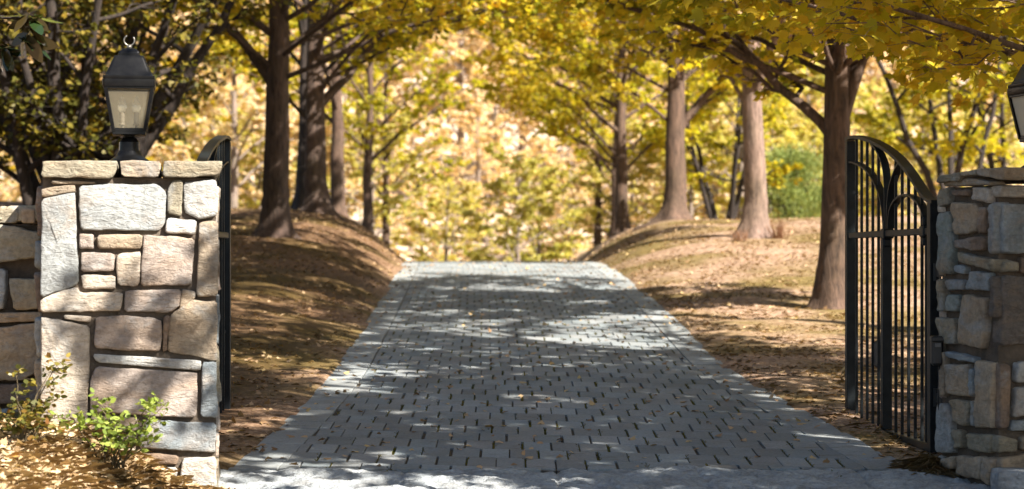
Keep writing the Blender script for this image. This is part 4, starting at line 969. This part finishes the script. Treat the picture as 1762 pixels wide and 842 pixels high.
# magnolia reaching in over the wall
rs = np.random.RandomState(6)
mg = empty('magnolia_tree', (-4.9, 12.4, gz(-4.9, 12.4)), 'magnolia bough of glossy dark leaves hanging in at the upper left corner', 'magnolia')
mb = MB(); zb = gz(-4.9, 12.4)
mb.tube([(-4.9, 12.4, zb-.2), (-4.88, 12.38, zb+1), (-4.8, 12.3, zb+2.2), (-4.7, 12.3, zb+3.2)], [.09, .075, .05, .02], 10)
mb.tube([(-4.82, 12.32, 2.2), (-4.2, 12.0, 2.42), (-3.5, 11.8, 2.47), (-2.9, 11.6, 2.44), (-2.56, 11.5, 2.40)], [.04, .03, .02, .012, .006], 8)
mb.tube([(-3.3, 11.73, 2.46), (-2.95, 11.7, 2.38), (-2.72, 11.6, 2.26)], [.012, .009, .005], 6)
mb.build('trunk', M['bark_shade'], mg, True)
pp, dd = [], []
for c, n_ in (((-2.56, 11.5, 2.42), 16), ((-2.60, 11.55, 2.33), 12), ((-2.74, 11.6, 2.26), 12), ((-2.95, 11.62, 2.45), 12), ((-3.4, 11.8, 2.47), 10), ((-4.2, 12.0, 2.45), 16), ((-4.7, 12.3, 3.6), 40)):
    for k in range(n_):
        a = rs.rand()*2*PI; d = np.array([math.cos(a), math.sin(a), rs.uniform(-1.6, .3)]); d /= np.linalg.norm(d)
        pp.append(np.array(c)+rs.normal(0, .02 if n_ < 30 else .3, 3)); dd.append(d)
link('leaves', leaf_mesh('leaves', rs, np.array(pp)-np.array(mg.location), np.array(dd), .15, OVAL, .5, .25, .8, .3), M['magnolia'], mg)

# dry weeds at the foot of the sunlit trunk
def dry_weed(x, y, h, k, seed, label):
    rs = np.random.RandomState(seed); z = gz(x, y); r = empty('dry_weed', (x, y, z), label, 'dry weed', 'dry weeds at the sunlit trunk')
    mb = MB()
    for j in range(k):
        a = rs.rand()*2*PI; s = rs.uniform(.1, .5)*h; b0 = Vector((x+rs.normal(0, .05), y+rs.normal(0, .05), z-.02))
        e = b0+Vector((math.cos(a)*s, math.sin(a)*s, h*rs.uniform(.5, 1))); mdl = b0.lerp(e, .5)+Vector((0, 0, .05))
        mb.tube([b0, mdl, e], [.006, .005, .002], 3)
    mb.build('stems', M['straw_solid'], r)
M['straw_solid'] = simple_mat('dry stems', [(.3, (.22, .11, .06)), (.7, (.42, .24, .13))], 6, .9, 0)
dry_weed(4.05, 32.6, .34, 70, 1, 'larger tuft of dry red brown weeds beside the sunlit trunk')
dry_weed(3.42, 32.3, .26, 36, 2, 'small tuft of dry red brown weeds on the drive side of the sunlit trunk')

# ------------------------------------------------------------------ litter on the ground
rs = np.random.RandomState(123)
def sheet_z(x, y):
    return ground(x, y)+.012
def scatter(k, xr, yr, pred, near=None):
    x = rs.uniform(*xr, k); y = rs.uniform(*yr, k) if near is None else yr[0]+(yr[1]-yr[0])*rs.rand(k)**near
    m_ = pred(x, y); return x[m_], y[m_]
offdrive = lambda x, y: (x < ex_l(y)-.02) | (x > ex_r(y)+.02)
pts = []
x, y = scatter(15000, (-7, 7), (11.8, 42), lambda x, y: offdrive(x, y) & (np.abs(x) < .25*y+1.2) & ~((np.abs(x+2.0) < .5) & (y < 12)), 1.0); pts.append((x, y, np.full(len(x), .034)))
x, y = scatter(6500, (-2.4, 2.4), (11.8, 38), lambda x, y: ((x > ex_l(y)) & (x < ex_l(y)+.28*rs.rand(len(x))**2)) | ((x < ex_r(y)) & (x > ex_r(y)-.28*rs.rand(len(x))**2))); pts.append((x, y, np.full(len(x), .06)))
x, y = scatter(1000, (-1.7, 2.2), (10.6, 38), lambda x, y: ~offdrive(x, y) & (y > 11.7)); pts.append((x, y, np.full(len(x), .07)))
X_ = np.concatenate([p[0] for p in pts]); Y_ = np.concatenate([p[1] for p in pts]); S_ = np.concatenate([p[2] for p in pts])
on = ~offdrive(X_, Y_)
Z_ = np.where(on, zd(Y_)+.012, ground(X_, Y_)+.022)
k = len(X_); a = rs.rand(k)*2*PI
lm = leaf_mesh('fallen_leaves', rs, np.stack([X_, Y_, Z_], -1), np.stack([np.cos(a), np.sin(a), np.full(k, .1)], -1), .05, LEAF, .22, .1, 1.0, .4)
o = link('fallen_leaves', lm, M['litter']); props(o, 'fallen brown and yellow leaves scattered over the banks and drive edges', 'fallen leaves', kind='stuff')
kb = 5200; x = rs.uniform(-3.0, -1.42, kb); y = rs.uniform(8.2, 10.86, kb); a = rs.rand(kb)*2*PI
lm = leaf_mesh('bed_leaves', rs, np.stack([x, y, ground(x, y)+.02+.012*rs.rand(kb)], -1), np.stack([np.cos(a), np.sin(a), np.full(kb, .08)], -1), .05, LEAF, .25, .08, 1.0, .45)
o = link('bed_leaves', lm, M['sunlit_litter']); props(o, 'pale tan fallen leaves heaped in the bed below the rose bushes', 'fallen leaves', kind='stuff')
# straw and grass blades
def blades(k, gen, name, mat, label, cat, h, w, lean):
    x, y, z = gen(k); k = len(x); a = rs.rand(k)*2*PI
    d = unit(np.stack([np.cos(a), np.sin(a), rs.uniform(*lean, k)], -1)); side = unit(np.cross(d, np.array([0, 0, 1.])))
    hh = h*rs.uniform(.5, 1.3, k)[:, None]; ww = w*rs.uniform(.6, 1.3, k)[:, None]
    p0 = np.stack([x, y, z], -1); p1 = p0+d*hh*.55+np.array([0, 0, .006]); p2 = p0+d*hh-np.array([0, 0, 1.])*hh*.12
    V = np.stack([p0-side*ww, p0+side*ww, p1+side*ww*.8, p2, p1-side*ww*.8], 1)
    o = link(name, np_mesh(name, V.reshape(-1, 3), 5, k, False, {'rnd': ('FACE', rs.rand(k))}), M[mat]); props(o, label, cat, kind='stuff')
def g_bed(k):
    x = rs.uniform(-3.0, -1.4, k); y = rs.uniform(8.2, 10.86, k); return x, y, ground(x, y)+.012
blades(7000, g_bed, 'straw', 'straw', 'tan pine straw covering the bed at the sunlit pier foot', 'straw', .11, .0016, (-.02, .4))
def g_bank(k):
    x = rs.uniform(-6, 6.5, k); y = 12+26*rs.rand(k)**1.3; m_ = offdrive(x, y) & (np.abs(x) < .25*y+1) & ((x > 0) | (rs.rand(k) < .35)); x, y = x[m_], y[m_]; return x, y, ground(x, y)+.015
blades(36000, g_bank, 'dry_grass', 'straw', 'thin dry grass and pine needles on both banks', 'dry grass', .075, .0016, (-.02, .25))
def g_gap(k):
    gp = np.array([p for p in gaps if p[1] < 26]); i = rs.randint(0, len(gp), k); keep = (np.sin(i*12.9898)*43758.5 % 1) > .45; i = i[keep]
    dy = rs.uniform(-.15, .15, len(i)); x = gp[i, 0]+rs.normal(0, .003, len(i)); y = gp[i, 1]+dy; return x, y, zd(y)-.02
blades(17000, g_gap, 'joint_moss', 'moss', 'short moss and grass growing in the joints of the drive', 'moss', .03, .0022, (.5, 3))
# heap of dry straw under the shaded gate leaf
def g_heap(k):
    x = 2.3+rs.normal(0, .07, k); y = 11.62+rs.normal(0, .1, k); return x, y, ground(x, y)+.01+.05*np.exp(-((x-2.3)/.09)**2-((y-11.62)/.12)**2)
blades(900, g_heap, 'straw_heap', 'straw', 'small heap of dry straw on the ground at the shaded pier foot', 'straw heap', .12, .002, (-.05, .2))
# the one big orange leaf in the bed
rs2 = np.random.RandomState(2); q = np.array(at(20, 795, 9.6)); q[2] = gz(q[0], q[1])+.03
o = link('maple_leaf', leaf_mesh('maple_leaf', rs2, q[None], np.array([[.6, .5, .35]]), .11, LEAF, .1, .1, 1, .2), None)
m, t, b = newmat('orange leaf'); b.inputs['Base Color'].default_value = (.62, .27, .05, 1); t.links.new(mixc(t, (.62, .27, .05), (.7, .4, .1), noise_n(t, texco(t), 25)), b.inputs['Base Color']); o.data.materials.append(m)
props(o, 'single large orange maple leaf lying in the bed below the bronze rose bush', 'leaf')
